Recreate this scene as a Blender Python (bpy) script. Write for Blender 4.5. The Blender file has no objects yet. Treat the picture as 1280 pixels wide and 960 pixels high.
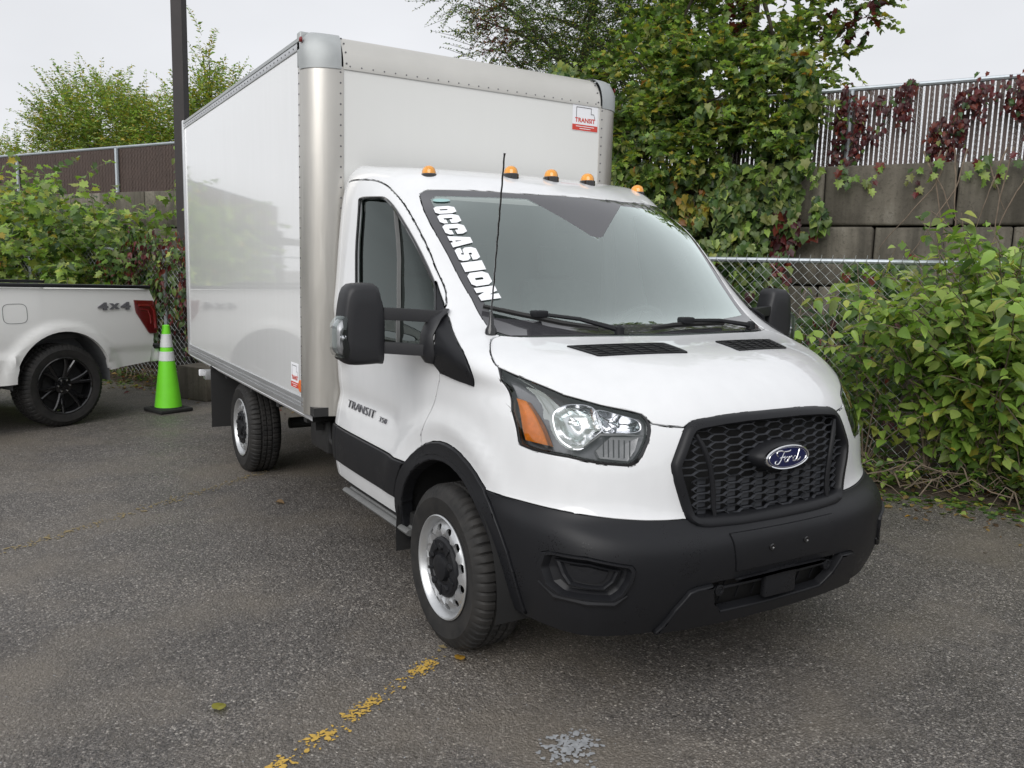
import bpy, bmesh, math, random
import numpy as np
from mathutils import Vector, Matrix
random.seed(7); rng = np.random.default_rng(11)
R = math.radians
scene = bpy.context.scene
col = scene.collection

# ------------------------------------------------------------------ camera
CAMP = (3.05030, -2.51458, 1.61890)
YAW, PITCH, ROLL, FPX = R(148.60263), R(-7.93376), R(1.45451), 1043.46820
fw = Vector((math.cos(YAW)*math.cos(PITCH), math.sin(YAW)*math.cos(PITCH), math.sin(PITCH)))
rt = Vector((math.sin(YAW), -math.cos(YAW), 0)); up_ = rt.cross(fw)
r2 = rt*math.cos(ROLL)+up_*math.sin(ROLL); u2 = -rt*math.sin(ROLL)+up_*math.cos(ROLL)
cd = bpy.data.cameras.new('camera'); cam = bpy.data.objects.new('camera', cd); col.objects.link(cam)
cam.matrix_world = Matrix(((r2.x, u2.x, -fw.x, CAMP[0]), (r2.y, u2.y, -fw.y, CAMP[1]), (r2.z, u2.z, -fw.z, CAMP[2]), (0, 0, 0, 1)))
cd.sensor_width = 36; cd.lens = FPX/1280*36; cd.clip_start = .05; cd.clip_end = 600
scene.camera = cam

# ------------------------------------------------------------------ sky and sun (overcast)
world = bpy.data.worlds.new('World'); scene.world = world; world.use_nodes = True
nt = world.node_tree; nt.nodes.clear()
wo = nt.nodes.new('ShaderNodeOutputWorld'); bg = nt.nodes.new('ShaderNodeBackground')
sky = nt.nodes.new('ShaderNodeTexSky'); sky.sky_type = 'NISHITA'; sky.sun_disc = False
SUN_EL, SUN_AZ = R(35), R(-56)          # azimuth measured from +X towards +Y
sky.sun_elevation = SUN_EL; sky.sun_rotation = R(90)-SUN_AZ; sky.air_density = 1.2; sky.dust_density = 4
tc = nt.nodes.new('ShaderNodeTexCoord'); sep = nt.nodes.new('ShaderNodeSeparateXYZ')
nt.links.new(tc.outputs['Generated'], sep.inputs[0])
ramp = nt.nodes.new('ShaderNodeMapRange'); ramp.inputs['From Min'].default_value = 0; ramp.inputs['From Max'].default_value = 1
ramp.inputs['To Min'].default_value = 8.3; ramp.inputs['To Max'].default_value = 7.9
nt.links.new(sep.outputs['Z'], ramp.inputs['Value'])
nz = nt.nodes.new('ShaderNodeTexNoise'); nz.inputs['Scale'].default_value = 2.2; nz.inputs['Detail'].default_value = 4
mp = nt.nodes.new('ShaderNodeMapping'); mp.inputs['Scale'].default_value = (1, 1, 2.6)
nt.links.new(tc.outputs['Generated'], mp.inputs[0]); nt.links.new(mp.outputs[0], nz.inputs['Vector'])
nr = nt.nodes.new('ShaderNodeMapRange'); nr.inputs['From Min'].default_value = .3; nr.inputs['From Max'].default_value = .7
nr.inputs['To Min'].default_value = .92; nr.inputs['To Max'].default_value = 1.05
nt.links.new(nz.outputs['Fac'], nr.inputs['Value'])
mu = nt.nodes.new('ShaderNodeMath'); mu.operation = 'MULTIPLY'
nt.links.new(ramp.outputs[0], mu.inputs[0]); nt.links.new(nr.outputs[0], mu.inputs[1])
cc = nt.nodes.new('ShaderNodeCombineColor')
for i, k in enumerate((.975, .99, 1.03)):
    m_ = nt.nodes.new('ShaderNodeMath'); m_.operation = 'MULTIPLY'; m_.inputs[1].default_value = k
    nt.links.new(mu.outputs[0], m_.inputs[0]); nt.links.new(m_.outputs[0], cc.inputs[i])
mx = nt.nodes.new('ShaderNodeMix'); mx.data_type = 'RGBA'; mx.inputs['Factor'].default_value = .96   # cloud cover over the clear sky
nt.links.new(sky.outputs[0], mx.inputs[6]); nt.links.new(cc.outputs[0], mx.inputs[7])
nt.links.new(mx.outputs[2], bg.inputs['Color']); bg.inputs['Strength'].default_value = .10
nt.links.new(bg.outputs[0], wo.inputs['Surface'])
sd = bpy.data.lights.new('sun', 'SUN'); sd.energy = 1.9; sd.angle = R(50); sd.color = (1, .985, .97)
so = bpy.data.objects.new('sun', sd); col.objects.link(so)
sdir = Vector((math.cos(SUN_EL)*math.cos(SUN_AZ), math.cos(SUN_EL)*math.sin(SUN_AZ), math.sin(SUN_EL)))
so.rotation_euler = sdir.to_track_quat('Z', 'Y').to_euler(); so.location = sdir*30
scene.view_settings.view_transform = 'Standard'; scene.view_settings.look = 'None'
scene.view_settings.exposure = .10; scene.view_settings.gamma = 1
scene.render.engine = 'CYCLES'
scene.cycles.max_bounces = 8; scene.cycles.transparent_max_bounces = 16

# ------------------------------------------------------------------ materials
def new_mat(name):
    m = bpy.data.materials.new(name); m.use_nodes = True
    b = m.node_tree.nodes['Principled BSDF']; return m, m.node_tree, b
def S_(b, **k):
    names = dict(color='Base Color', rough='Roughness', metal='Metallic', spec='Specular IOR Level', coat='Coat Weight', coatr='Coat Roughness', trans='Transmission Weight', ior='IOR', aniso='Anisotropic')
    for a, v in k.items():
        if a == 'color': v = (*v, 1)
        b.inputs[names[a]].default_value = v
def noise(nt, scale, detail=4, vec=None, rough=.55):
    n = nt.nodes.new('ShaderNodeTexNoise'); n.inputs['Scale'].default_value = scale; n.inputs['Detail'].default_value = detail; n.inputs['Roughness'].default_value = rough
    if vec: nt.links.new(vec, n.inputs['Vector'])
    return n.outputs['Fac']
def coords(nt, scale=(1, 1, 1), kind='Object', rot=(0, 0, 0)):
    t = nt.nodes.new('ShaderNodeTexCoord'); m = nt.nodes.new('ShaderNodeMapping'); m.inputs['Scale'].default_value = scale; m.inputs['Rotation'].default_value = rot
    nt.links.new(t.outputs[kind], m.inputs[0]); return m.outputs[0]
def rampn(nt, fac, stops):
    r_ = nt.nodes.new('ShaderNodeValToRGB'); cr = r_.color_ramp
    while len(cr.elements) < len(stops): cr.elements.new(.5)
    for e, (p_, c_) in zip(cr.elements, stops):
        e.position = p_; e.color = (*c_, 1) if len(c_) == 3 else c_
    nt.links.new(fac, r_.inputs[0]); return r_.outputs[0]
def bump(nt, b, h, strength=.3, dist=.01):
    bn = nt.nodes.new('ShaderNodeBump'); bn.inputs['Strength'].default_value = strength; bn.inputs['Distance'].default_value = dist
    nt.links.new(h, bn.inputs['Height']); nt.links.new(bn.outputs[0], b.inputs['Normal']); return bn
def mixc(nt, f, a, b_, mode='MIX'):
    m = nt.nodes.new('ShaderNodeMix'); m.data_type = 'RGBA'; m.blend_type = mode
    for s, v in ((0, f), (6, a), (7, b_)):
        if isinstance(v, (int, float)): m.inputs[s].default_value = v
        elif isinstance(v, tuple): m.inputs[s].default_value = (*v, 1)
        else: nt.links.new(v, m.inputs[s])
    return m.outputs[2]
def mth(nt, op, a, b_=None):
    m = nt.nodes.new('ShaderNodeMath'); m.operation = op
    for s, v in ((0, a), (1, b_)):
        if v is None: continue
        if isinstance(v, (int, float)): m.inputs[s].default_value = v
        else: nt.links.new(v, m.inputs[s])
    return m.outputs[0]
M = {}
def simple(name, color, rough=.5, metal=0, var=.0, vscale=6, **k):
    m, nt, b = new_mat(name); S_(b, color=color, rough=rough, metal=metal, **k)
    if var:
        f = noise(nt, vscale, 5, coords(nt))
        c2 = tuple(min(1, c*(1-var)) for c in color); c1 = tuple(min(1, c*(1+var*.6)) for c in color)
        nt.links.new(rampn(nt, f, [(.3, c2), (.7, c1)]), b.inputs['Base Color'])
        nt.links.new(mth(nt, 'ADD', mth(nt, 'MULTIPLY', f, .16), rough-.08), b.inputs['Roughness'])
    M[name] = m; return m
# wet white car paint: clear coat, faint drip streaks
m, nt, b = new_mat('white_paint'); S_(b, color=(.80, .81, .815), rough=.38, coat=.9, coatr=.04, spec=.4)
f = noise(nt, 9, 6, coords(nt, (1, 1, .35))); nt.links.new(rampn(nt, f, [(.2, (.70, .71, .72)), (.75, (.76, .77, .78))]), b.inputs['Base Color'])
dn = nt.nodes.new('ShaderNodeTexVoronoi'); dn.inputs['Scale'].default_value = 70; nt.links.new(coords(nt, (1, 1, .8)), dn.inputs['Vector'])
hd = mth(nt, 'LESS_THAN', dn.outputs['Distance'], .16)
bump(nt, b, mth(nt, 'MULTIPLY', hd, noise(nt, 12, 2, coords(nt))), .16, .0015)
M['white_paint'] = m
m, nt, b = new_mat('box_panel'); S_(b, color=(.79, .80, .79), rough=.2, coat=1.0, coatr=.035, spec=.5)
f = noise(nt, 1.3, 3, coords(nt, (1, 1, 1))); f2 = noise(nt, 3, 4, coords(nt, (6, 6, .5)))
nt.links.new(mixc(nt, mth(nt, 'MULTIPLY', f2, .24), (.80, .81, .81), (.58, .585, .56)), b.inputs['Base Color']); bump(nt, b, f, .15, .01)
M['box_panel'] = m
m, nt, b = new_mat('box_front'); S_(b, color=(.72, .725, .70), rough=.4, spec=.4)
f2 = noise(nt, 3, 4, coords(nt, (6, 6, .5))); nt.links.new(mixc(nt, mth(nt, 'MULTIPLY', f2, .12), (.75, .755, .735), (.6, .6, .57)), b.inputs['Base Color']); bump(nt, b, noise(nt, 1.5, 3, coords(nt)), .1, .01)
M['box_front'] = m
def alu(name, c, rough, sx):
    m, nt, b = new_mat(name); S_(b, color=c, rough=rough, metal=.85)
    f = noise(nt, 10, 5, coords(nt, sx)); g = noise(nt, 2.2, 4, coords(nt))
    nt.links.new(mixc(nt, g, tuple(x*.84 for x in c), tuple(min(1, x*1.1) for x in c)), b.inputs['Base Color'])
    nt.links.new(mth(nt, 'ADD', mth(nt, 'MULTIPLY', f, .25), rough-.1), b.inputs['Roughness']); bump(nt, b, f, .08, .004); M[name] = m
alu('alu_post', (.58, .56, .52), .32, (6, 6, .4)); alu('alu_rail', (.62, .63, .64), .42, (.3, 5, 5)); alu('alu_top', (.68, .665, .62), .42, (4, .4, 4))
alu('galvanised', (.46, .50, .53), .5, (3, 3, 3)); simple('cast_grey', (.40, .42, .42), .5, .25, .1, 8)
simple('grey_cap', (.14, .142, .14), .6, 0, .12, 10)
# black textured plastic with drying rain drops
m, nt, b = new_mat('black_plastic'); S_(b, color=(.022, .023, .026), rough=.42, spec=.27)
v = nt.nodes.new('ShaderNodeTexVoronoi'); v.inputs['Scale'].default_value = 190; nt.links.new(coords(nt, (1, 1, .6)), v.inputs['Vector'])
dr = mth(nt, 'LESS_THAN', v.outputs['Distance'], .3); msk = mth(nt, 'GREATER_THAN', noise(nt, 7, 3, coords(nt)), .62); d2 = mth(nt, 'MULTIPLY', dr, msk)
nt.links.new(mixc(nt, d2, (.0125, .013, .015), (.007, .007, .008)), b.inputs['Base Color'])
nt.links.new(mth(nt, 'SUBTRACT', mth(nt, 'ADD', .35, mth(nt, 'MULTIPLY', noise(nt, 5, 4, coords(nt)), .16)), mth(nt, 'MULTIPLY', d2, .3)), b.inputs['Roughness'])
bump(nt, b, mth(nt, 'ADD', mth(nt, 'MULTIPLY', noise(nt, 700, 2, coords(nt)), .3), d2), .12, .001)
M['black_plastic'] = m
simple('gloss_black', (.012, .012, .013), .12, coat=.5); simple('matt_black', (.012, .012, .012), .8); simple('chassis_black', (.02, .02, .02), .65, 0, .4, 9)
simple('grille_black', (.050, .053, .06), .30); simple('mirror_black', (.016, .0165, .019), .5, 0, .12, 5)
m, nt, b = new_mat('tyre'); S_(b, color=(.024, .024, .024), rough=.68, spec=.35)
f = noise(nt, 14, 5, coords(nt)); nt.links.new(rampn(nt, f, [(.3, (.014, .014, .014)), (.75, (.034, .032, .030))]), b.inputs['Base Color']); bump(nt, b, noise(nt, 90, 3, coords(nt)), .12, .002); M['tyre'] = m
simple('rim_silver', (.55, .56, .57), .38, .75, .08, 12); simple('chrome', (.85, .86, .87), .07, 1); simple('black_rim', (.010, .010, .011), .16, .3, coat=.6)
simple('emblem_blue', (.006, .012, .075), .25, .2, coat=.6); simple('amber', (.75, .22, .015), .25, 0, .15, 40, coat=.6); simple('amber_lamp', (.80, .33, .03), .22, 0, .15, 40, coat=.8)
simple('red_lens', (.12, .005, .008), .15, coat=1.0); simple('dark_red', (.20, .012, .012), .15, coat=1.0); simple('lamp_grey', (.085, .088, .095), .3, .35, .1, 30); simple('frost', (.27, .27, .27), .25, .5)
simple('red_print', (.62, .06, .04), .5); simple('orange_print', (.75, .16, .03), .4); simple('white_print', (.86, .87, .90), .5); simple('grey_print', (.12, .12, .13), .5)
simple('teal_print', (.30, .48, .47), .4); simple('interior_grey', (.42, .45, .44), .75, 0, .1, 8); simple('interior_light', (.22, .235, .23), .7, 0, .05, 6); simple('seat_dark', (.11, .12, .12), .85, 0, .2, 20)
simple('reflector', (.58, .59, .61), .14, 1); simple('frit', (.05, .05, .055), .08, coat=1.0); simple('pearl_white', (.80, .80, .78), .35, coat=.9, coatr=.05); simple('liner_grey', (.16, .165, .17), .7, 0, .2, 10)
simple('cone_green', (.22, .86, .035), .5, 0, .08, 5); simple('cone_band', (.78, .80, .80), .35); simple('rubber_black', (.02, .02, .02), .7)
simple('yellow_paint', (.56, .36, .07), .7, 0, .2, 30); simple('yellow_worn', (.27, .21, .10), .8, 0, .3, 30); simple('white_worn', (.30, .31, .32), .8, 0, .25, 40)
simple('post_brown', (.035, .030, .030), .6, .2, .3, 3)
def glass(name, tint, rough=0.0, k=1.0):
    m = bpy.data.materials.new(name); m.use_nodes = True; nt = m.node_tree; nt.nodes.clear()
    o = nt.nodes.new('ShaderNodeOutputMaterial'); t = nt.nodes.new('ShaderNodeBsdfTransparent'); g = nt.nodes.new('ShaderNodeBsdfGlossy')
    t.inputs['Color'].default_value = (*tint, 1); g.inputs['Roughness'].default_value = rough; g.inputs['Color'].default_value = (.90, 1.0, .965, 1)
    fr = nt.nodes.new('ShaderNodeFresnel'); fr.inputs['IOR'].default_value = 1.55
    mm = mth(nt, 'MULTIPLY', fr.outputs[0], k); mc = mth(nt, 'MINIMUM', mm, 1.0); mx = nt.nodes.new('ShaderNodeMixShader')
    nt.links.new(mc, mx.inputs[0]); nt.links.new(t.outputs[0], mx.inputs[1]); nt.links.new(g.outputs[0], mx.inputs[2]); nt.links.new(mx.outputs[0], o.inputs['Surface']); M[name] = m
glass('windshield_glass', (.92, .98, .95), 0, 4.2); glass('side_glass', (.22, .27, .25), 0, 1.0); glass('lens_glass', (.93, .93, .94), 0, 1.3)
# dusty concrete blocks, weathered
m, nt, b = new_mat('concrete'); S_(b, rough=.88)
oi0 = nt.nodes.new('ShaderNodeObjectInfo'); va = nt.nodes.new('ShaderNodeVectorMath'); va.operation = 'ADD'; nt.links.new(coords(nt), va.inputs[0]); nt.links.new(mth(nt, 'MULTIPLY', oi0.outputs['Random'], 40), va.inputs[1])
def vsc(k_):
    q = nt.nodes.new('ShaderNodeVectorMath'); q.operation = 'MULTIPLY'; nt.links.new(va.outputs[0], q.inputs[0]); q.inputs[1].default_value = k_; return q.outputs[0]
f = noise(nt, 2.6, 9, vsc((1, 1, .7)), .68); g = noise(nt, 34, 5, va.outputs[0]); h = noise(nt, 1.3, 4, vsc((6, 6, .35)))
c = rampn(nt, f, [(.30, (.070, .062, .050)), (.48, (.15, .135, .108)), (.58, (.185, .168, .135)), (.74, (.30, .28, .235))])
c = mixc(nt, rampn(nt, h, [(.42, (0, 0, 0)), (.66, (.75, .75, .75))]), c, (.050, .046, .036)); c = mixc(nt, mth(nt, 'MULTIPLY', mth(nt, 'GREATER_THAN', g, .60), .35), c, (.035, .032, .026)); oi = nt.nodes.new('ShaderNodeObjectInfo')
c = mixc(nt, mth(nt, 'MULTIPLY', oi.outputs['Random'], .35), c, (.10, .085, .066)); nt.links.new(c, b.inputs['Base Color']); bump(nt, b, mth(nt, 'ADD', f, mth(nt, 'MULTIPLY', g, .4)), .6, .015); M['concrete'] = m
# wet-dry asphalt with visible aggregate
m, nt, b = new_mat('asphalt'); S_(b, spec=.5)
v = nt.nodes.new('ShaderNodeTexVoronoi'); v.inputs['Scale'].default_value = 95; nt.links.new(coords(nt), v.inputs['Vector'])
v2 = nt.nodes.new('ShaderNodeTexVoronoi'); v2.inputs['Scale'].default_value = 210; nt.links.new(coords(nt), v2.inputs['Vector'])
sc = nt.nodes.new('ShaderNodeSeparateColor'); nt.links.new(v.outputs['Color'], sc.inputs[0])
big = noise(nt, .55, 6, coords(nt), .6); mid = noise(nt, 3.2, 6, coords(nt), .65)
stone = rampn(nt, sc.outputs[0], [(0, (.060, .056, .054)), (.5, (.135, .127, .121)), (.85, (.20, .19, .178)), (1, (.36, .345, .32))])
tar = rampn(nt, mid, [(.25, (.072, .067, .062)), (.75, (.150, .138, .124))])
edge = rampn(nt, v.outputs['Distance'], [(.42, (0, 0, 0)), (.75, (1, 1, 1))])
sc2 = nt.nodes.new('ShaderNodeSeparateColor'); nt.links.new(v2.outputs['Color'], sc2.inputs[0])
fine = rampn(nt, sc2.outputs[1], [(0, (.45,)*3), (.55, (1,)*3), (.90, (1.35,)*3), (.96, (2.0, 1.95, 1.9))])
c = mixc(nt, 1.0, mixc(nt, edge, stone, tar), fine, 'MULTIPLY')
c = mixc(nt, 1.0, c, rampn(nt, big, [(.30, (.78, .76, .75)), (.5, (1, .98, .96)), (.72, (1.35, 1.29, 1.21))]), 'MULTIPLY')
dirt = rampn(nt, noise(nt, 1.1, 5, coords(nt, (1, 1, 1), 'Object', (0, 0, .6))), [(.46, (0, 0, 0)), (.66, (1, 1, 1))])
c = mixc(nt, mth(nt, 'MULTIPLY', dirt, .62), c, (.185, .160, .128)); nt.links.new(c, b.inputs['Base Color'])
nt.links.new(rampn(nt, mid, [(.3, (.36,)*3), (.65, (.62,)*3)]), b.inputs['Roughness'])
hh = mth(nt, 'ADD', mth(nt, 'MULTIPLY', mth(nt, 'SUBTRACT', 1, v.outputs['Distance']), 1.0), mth(nt, 'ADD', mth(nt, 'MULTIPLY', v2.outputs['Distance'], .7), mth(nt, 'MULTIPLY', mid, .25)))
bump(nt, b, hh, .9, .006); M['asphalt'] = m
m, nt, b = new_mat('soil'); S_(b, rough=.95)
f = noise(nt, 6, 8, coords(nt), .7); g = noise(nt, 45, 5, coords(nt)); nt.links.new(rampn(nt, mth(nt, 'MULTIPLY', mth(nt, 'ADD', f, g), .5), [(.3, (.028, .021, .015)), (.55, (.075, .055, .038)), (.75, (.16, .115, .075))]), b.inputs['Base Color']); bump(nt, b, mth(nt, 'ADD', f, g), .9, .03); M['soil'] = m
m, nt, b = new_mat('bark'); S_(b, rough=.9); f = noise(nt, 9, 6, coords(nt, (1, 1, .2))); nt.links.new(rampn(nt, f, [(.3, (.030, .024, .018)), (.7, (.10, .082, .062))]), b.inputs['Base Color']); bump(nt, b, f, .7, .02); M['bark'] = m
simple('dry_vine', (.20, .155, .115), .9, 0, .3, 20); simple('slat_white', (.56, .54, .54), .6, 0, .15, 5); simple('slat_brown', (.080, .055, .046), .6, 0, .15, 4)
def leaf_mat(name, attr):
    m, nt, b = new_mat(name); S_(b, rough=.42, spec=.45)
    if attr: a = nt.nodes.new('ShaderNodeAttribute'); a.attribute_name = 'tint'; cc_ = a.outputs['Color']
    else: a = nt.nodes.new('ShaderNodeObjectInfo'); cc_ = a.outputs['Color']
    nt.links.new(cc_, b.inputs['Base Color'])
    t = nt.nodes.new('ShaderNodeBsdfTranslucent'); nt.links.new(mixc(nt, 1.0, cc_, (1.5, 1.6, .9), 'MULTIPLY'), t.inputs['Color'])
    mx = nt.nodes.new('ShaderNodeMixShader'); mx.inputs[0].default_value = .38; o = nt.nodes['Material Output']
    nt.links.new(b.outputs[0], mx.inputs[1]); nt.links.new(t.outputs[0], mx.inputs[2]); nt.links.new(mx.outputs[0], o.inputs['Surface']); M[name] = m
leaf_mat('leaf_mass', True); leaf_mat('leaf_single', False)

# ------------------------------------------------------------------ object helpers
def empty(name, loc=(0, 0, 0), rz=0, parent=None):
    o = bpy.data.objects.new(name, None); o.location = loc; o.rotation_euler = (0, 0, rz); o.empty_display_size = .2
    if parent: o.parent = parent
    col.objects.link(o); return o
def tag(o, label=None, cat=None, group=None, kind=None):
    for k, v in (('label', label), ('category', cat), ('group', group), ('kind', kind)):
        if v: o[k] = v
    return o
class MB:
    def __init__(s): s.v = []; s.f = []
    def add(s, vs, fs):
        n = len(s.v); s.v += [tuple(map(float, q)) for q in vs]; s.f += [tuple(i+n for i in q) for q in fs]; return s
    def box(s, c, d, rot=None, ch=0.0):
        hx, hy, hz = d[0]/2, d[1]/2, d[2]/2
        if ch <= 0:
            vs = [(x, y, z) for x in (-hx, hx) for y in (-hy, hy) for z in (-hz, hz)]
            fs = [(0, 1, 3, 2), (4, 6, 7, 5), (0, 4, 5, 1), (2, 3, 7, 6), (0, 2, 6, 4), (1, 5, 7, 3)]
        else:
            b = min(ch, hx*.9, hy*.9, hz*.9); bm = bmesh.new(); bmesh.ops.create_cube(bm, size=1)
            for q in bm.verts: q.co = (q.co.x*2*hx, q.co.y*2*hy, q.co.z*2*hz)
            bmesh.ops.bevel(bm, geom=bm.edges[:], offset=b, segments=2, profile=.5, affect='EDGES')
            bm.verts.index_update(); vs = [tuple(q.co) for q in bm.verts]; fs = [tuple(q.index for q in g.verts) for g in bm.faces]; bm.free()
        if rot is not None: vs = [tuple(rot @ Vector(q)) for q in vs]
        return s.add([(q[0]+c[0], q[1]+c[1], q[2]+c[2]) for q in vs], fs)
    def tube(s, pts, rad, n=8, cap=True, closed=False):
        pts = [Vector(q) for q in pts]; m = len(pts); rad = [rad]*m if isinstance(rad, (int, float)) else rad
        base = len(s.v); prev = None
        for i, q in enumerate(pts):
            a = pts[(i-1) % m] if (closed or i > 0) else q; b = pts[(i+1) % m] if (closed or i < m-1) else q
            t = (b-a).normalized() if (b-a).length > 1e-9 else Vector((0, 0, 1))
            if prev is None: x = t.orthogonal().normalized()
            else:
                x = prev - t*prev.dot(t); x = x.normalized() if x.length > 1e-6 else t.orthogonal().normalized()
            prev = x; y = t.cross(x)
            for k in range(n):
                an = 2*math.pi*k/n; w = q+(x*math.cos(an)+y*math.sin(an))*rad[i]; s.v.append(tuple(w))
        for i in range(m if closed else m-1):
            for k in range(n):
                a = base+i*n+k; b = base+i*n+(k+1) % n; c = base+((i+1) % m)*n+(k+1) % n; d = base+((i+1) % m)*n+k; s.f.append((a, b, c, d))
        if cap and not closed: s.f.append(tuple(base+k for k in range(n))[::-1]); s.f.append(tuple(base+(m-1)*n+k for k in range(n)))
        return s
    def lathe(s, prof, c=(0, 0, 0), axis='z', n=32, flip=False):
        # prof: list of (radius, height along axis)
        base = len(s.v); m = len(prof)
        for r_, h in prof:
            for k in range(n):
                a = 2*math.pi*k/n; x, y = r_*math.cos(a), r_*math.sin(a)
                q = {'z': (x, y, h), 'y': (x, h, y), 'x': (h, x, y)}[axis]; s.v.append((q[0]+c[0], q[1]+c[1], q[2]+c[2]))
        for i in range(m-1):
            for k in range(n):
                a = base+i*n+k; b = base+i*n+(k+1) % n; c2 = base+(i+1)*n+(k+1) % n; d = base+(i+1)*n+k
                s.f.append((a, b, c2, d) if not flip else (d, c2, b, a))
        return s
    def prism(s, poly, a, b, axis):
        # extrude polygon given in the other two axes from a to b along axis
        n = len(poly); f = {'x': lambda p_, h: (h, p_[0], p_[1]), 'y': lambda p_, h: (p_[0], h, p_[1]), 'z': lambda p_, h: (p_[0], p_[1], h)}[axis]
        vs = [f(q, a) for q in poly]+[f(q, b) for q in poly]
        fs = [tuple(range(n))[::-1], tuple(range(n, 2*n))]+[(i, (i+1) % n, n+(i+1) % n, n+i) for i in range(n)]
        return s.add(vs, fs)
    def mesh(s, name, mat, smooth=True, angle=35):
        me = bpy.data.meshes.new(name); me.from_pydata(s.v, [], s.f); me.materials.append(M[mat] if isinstance(mat, str) else mat)
        bm = bmesh.new(); bm.from_mesh(me); bmesh.ops.recalc_face_normals(bm, faces=bm.faces[:]); bm.to_mesh(me); bm.free()
        if smooth:
            me.shade_smooth(); me.set_sharp_from_angle(angle=R(angle))
        return me
    def build(s, name, mat, parent=None, smooth=True, angle=35, **k):
        o = bpy.data.objects.new(name, s.mesh(name, mat, smooth, angle)); col.objects.link(o)
        if parent: o.parent = parent
        return tag(o, **k)
def obj_from(name, me, parent=None, **k):
    o = bpy.data.objects.new(name, me); col.objects.link(o)
    if parent: o.parent = parent
    return tag(o, **k)
def copy_tree(o, parent=None):
    c = o.copy(); col.objects.link(c); c.parent = parent
    for ch in list(o.children): copy_tree(ch, c)
    return c
def curve_mesh(splines, extrude=0.0, res=1):
    # closed 2D outlines, even-odd holes -> mesh
    cu = bpy.data.curves.new('outline', 'CURVE'); cu.dimensions = '2D'; cu.fill_mode = 'BOTH'; cu.extrude = extrude
    for pts in splines:
        sp = cu.splines.new('POLY'); sp.points.add(len(pts)-1)
        for i, q in enumerate(pts): sp.points[i].co = (q[0], q[1], 0, 1)
        sp.use_cyclic_u = True
    ob = bpy.data.objects.new('outline', cu); col.objects.link(ob); me = bpy.data.meshes.new_from_object(ob)
    col.objects.unlink(ob); bpy.data.objects.remove(ob); return me
def text_mesh(body, size=1, extrude=0.0, offset=0.0, shear=0, spacing=1.0):
    cu = bpy.data.curves.new('text', 'FONT'); cu.body = body; cu.size = size; cu.extrude = extrude; cu.offset = offset; cu.shear = shear; cu.space_character = spacing
    cu.align_x = 'CENTER'; cu.align_y = 'CENTER'; cu.resolution_u = 3
    ob = bpy.data.objects.new('text', cu); col.objects.link(ob); me = bpy.data.meshes.new_from_object(ob)
    col.objects.unlink(ob); bpy.data.objects.remove(ob); return me
def map_mesh(me, fn, mat, name, parent=None, **k):
    for q in me.vertices: q.co = fn(q.co.x, q.co.y, q.co.z)
    me.materials.clear(); me.materials.append(M[mat]); me.name = name; return obj_from(name, me, parent, **k)
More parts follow.
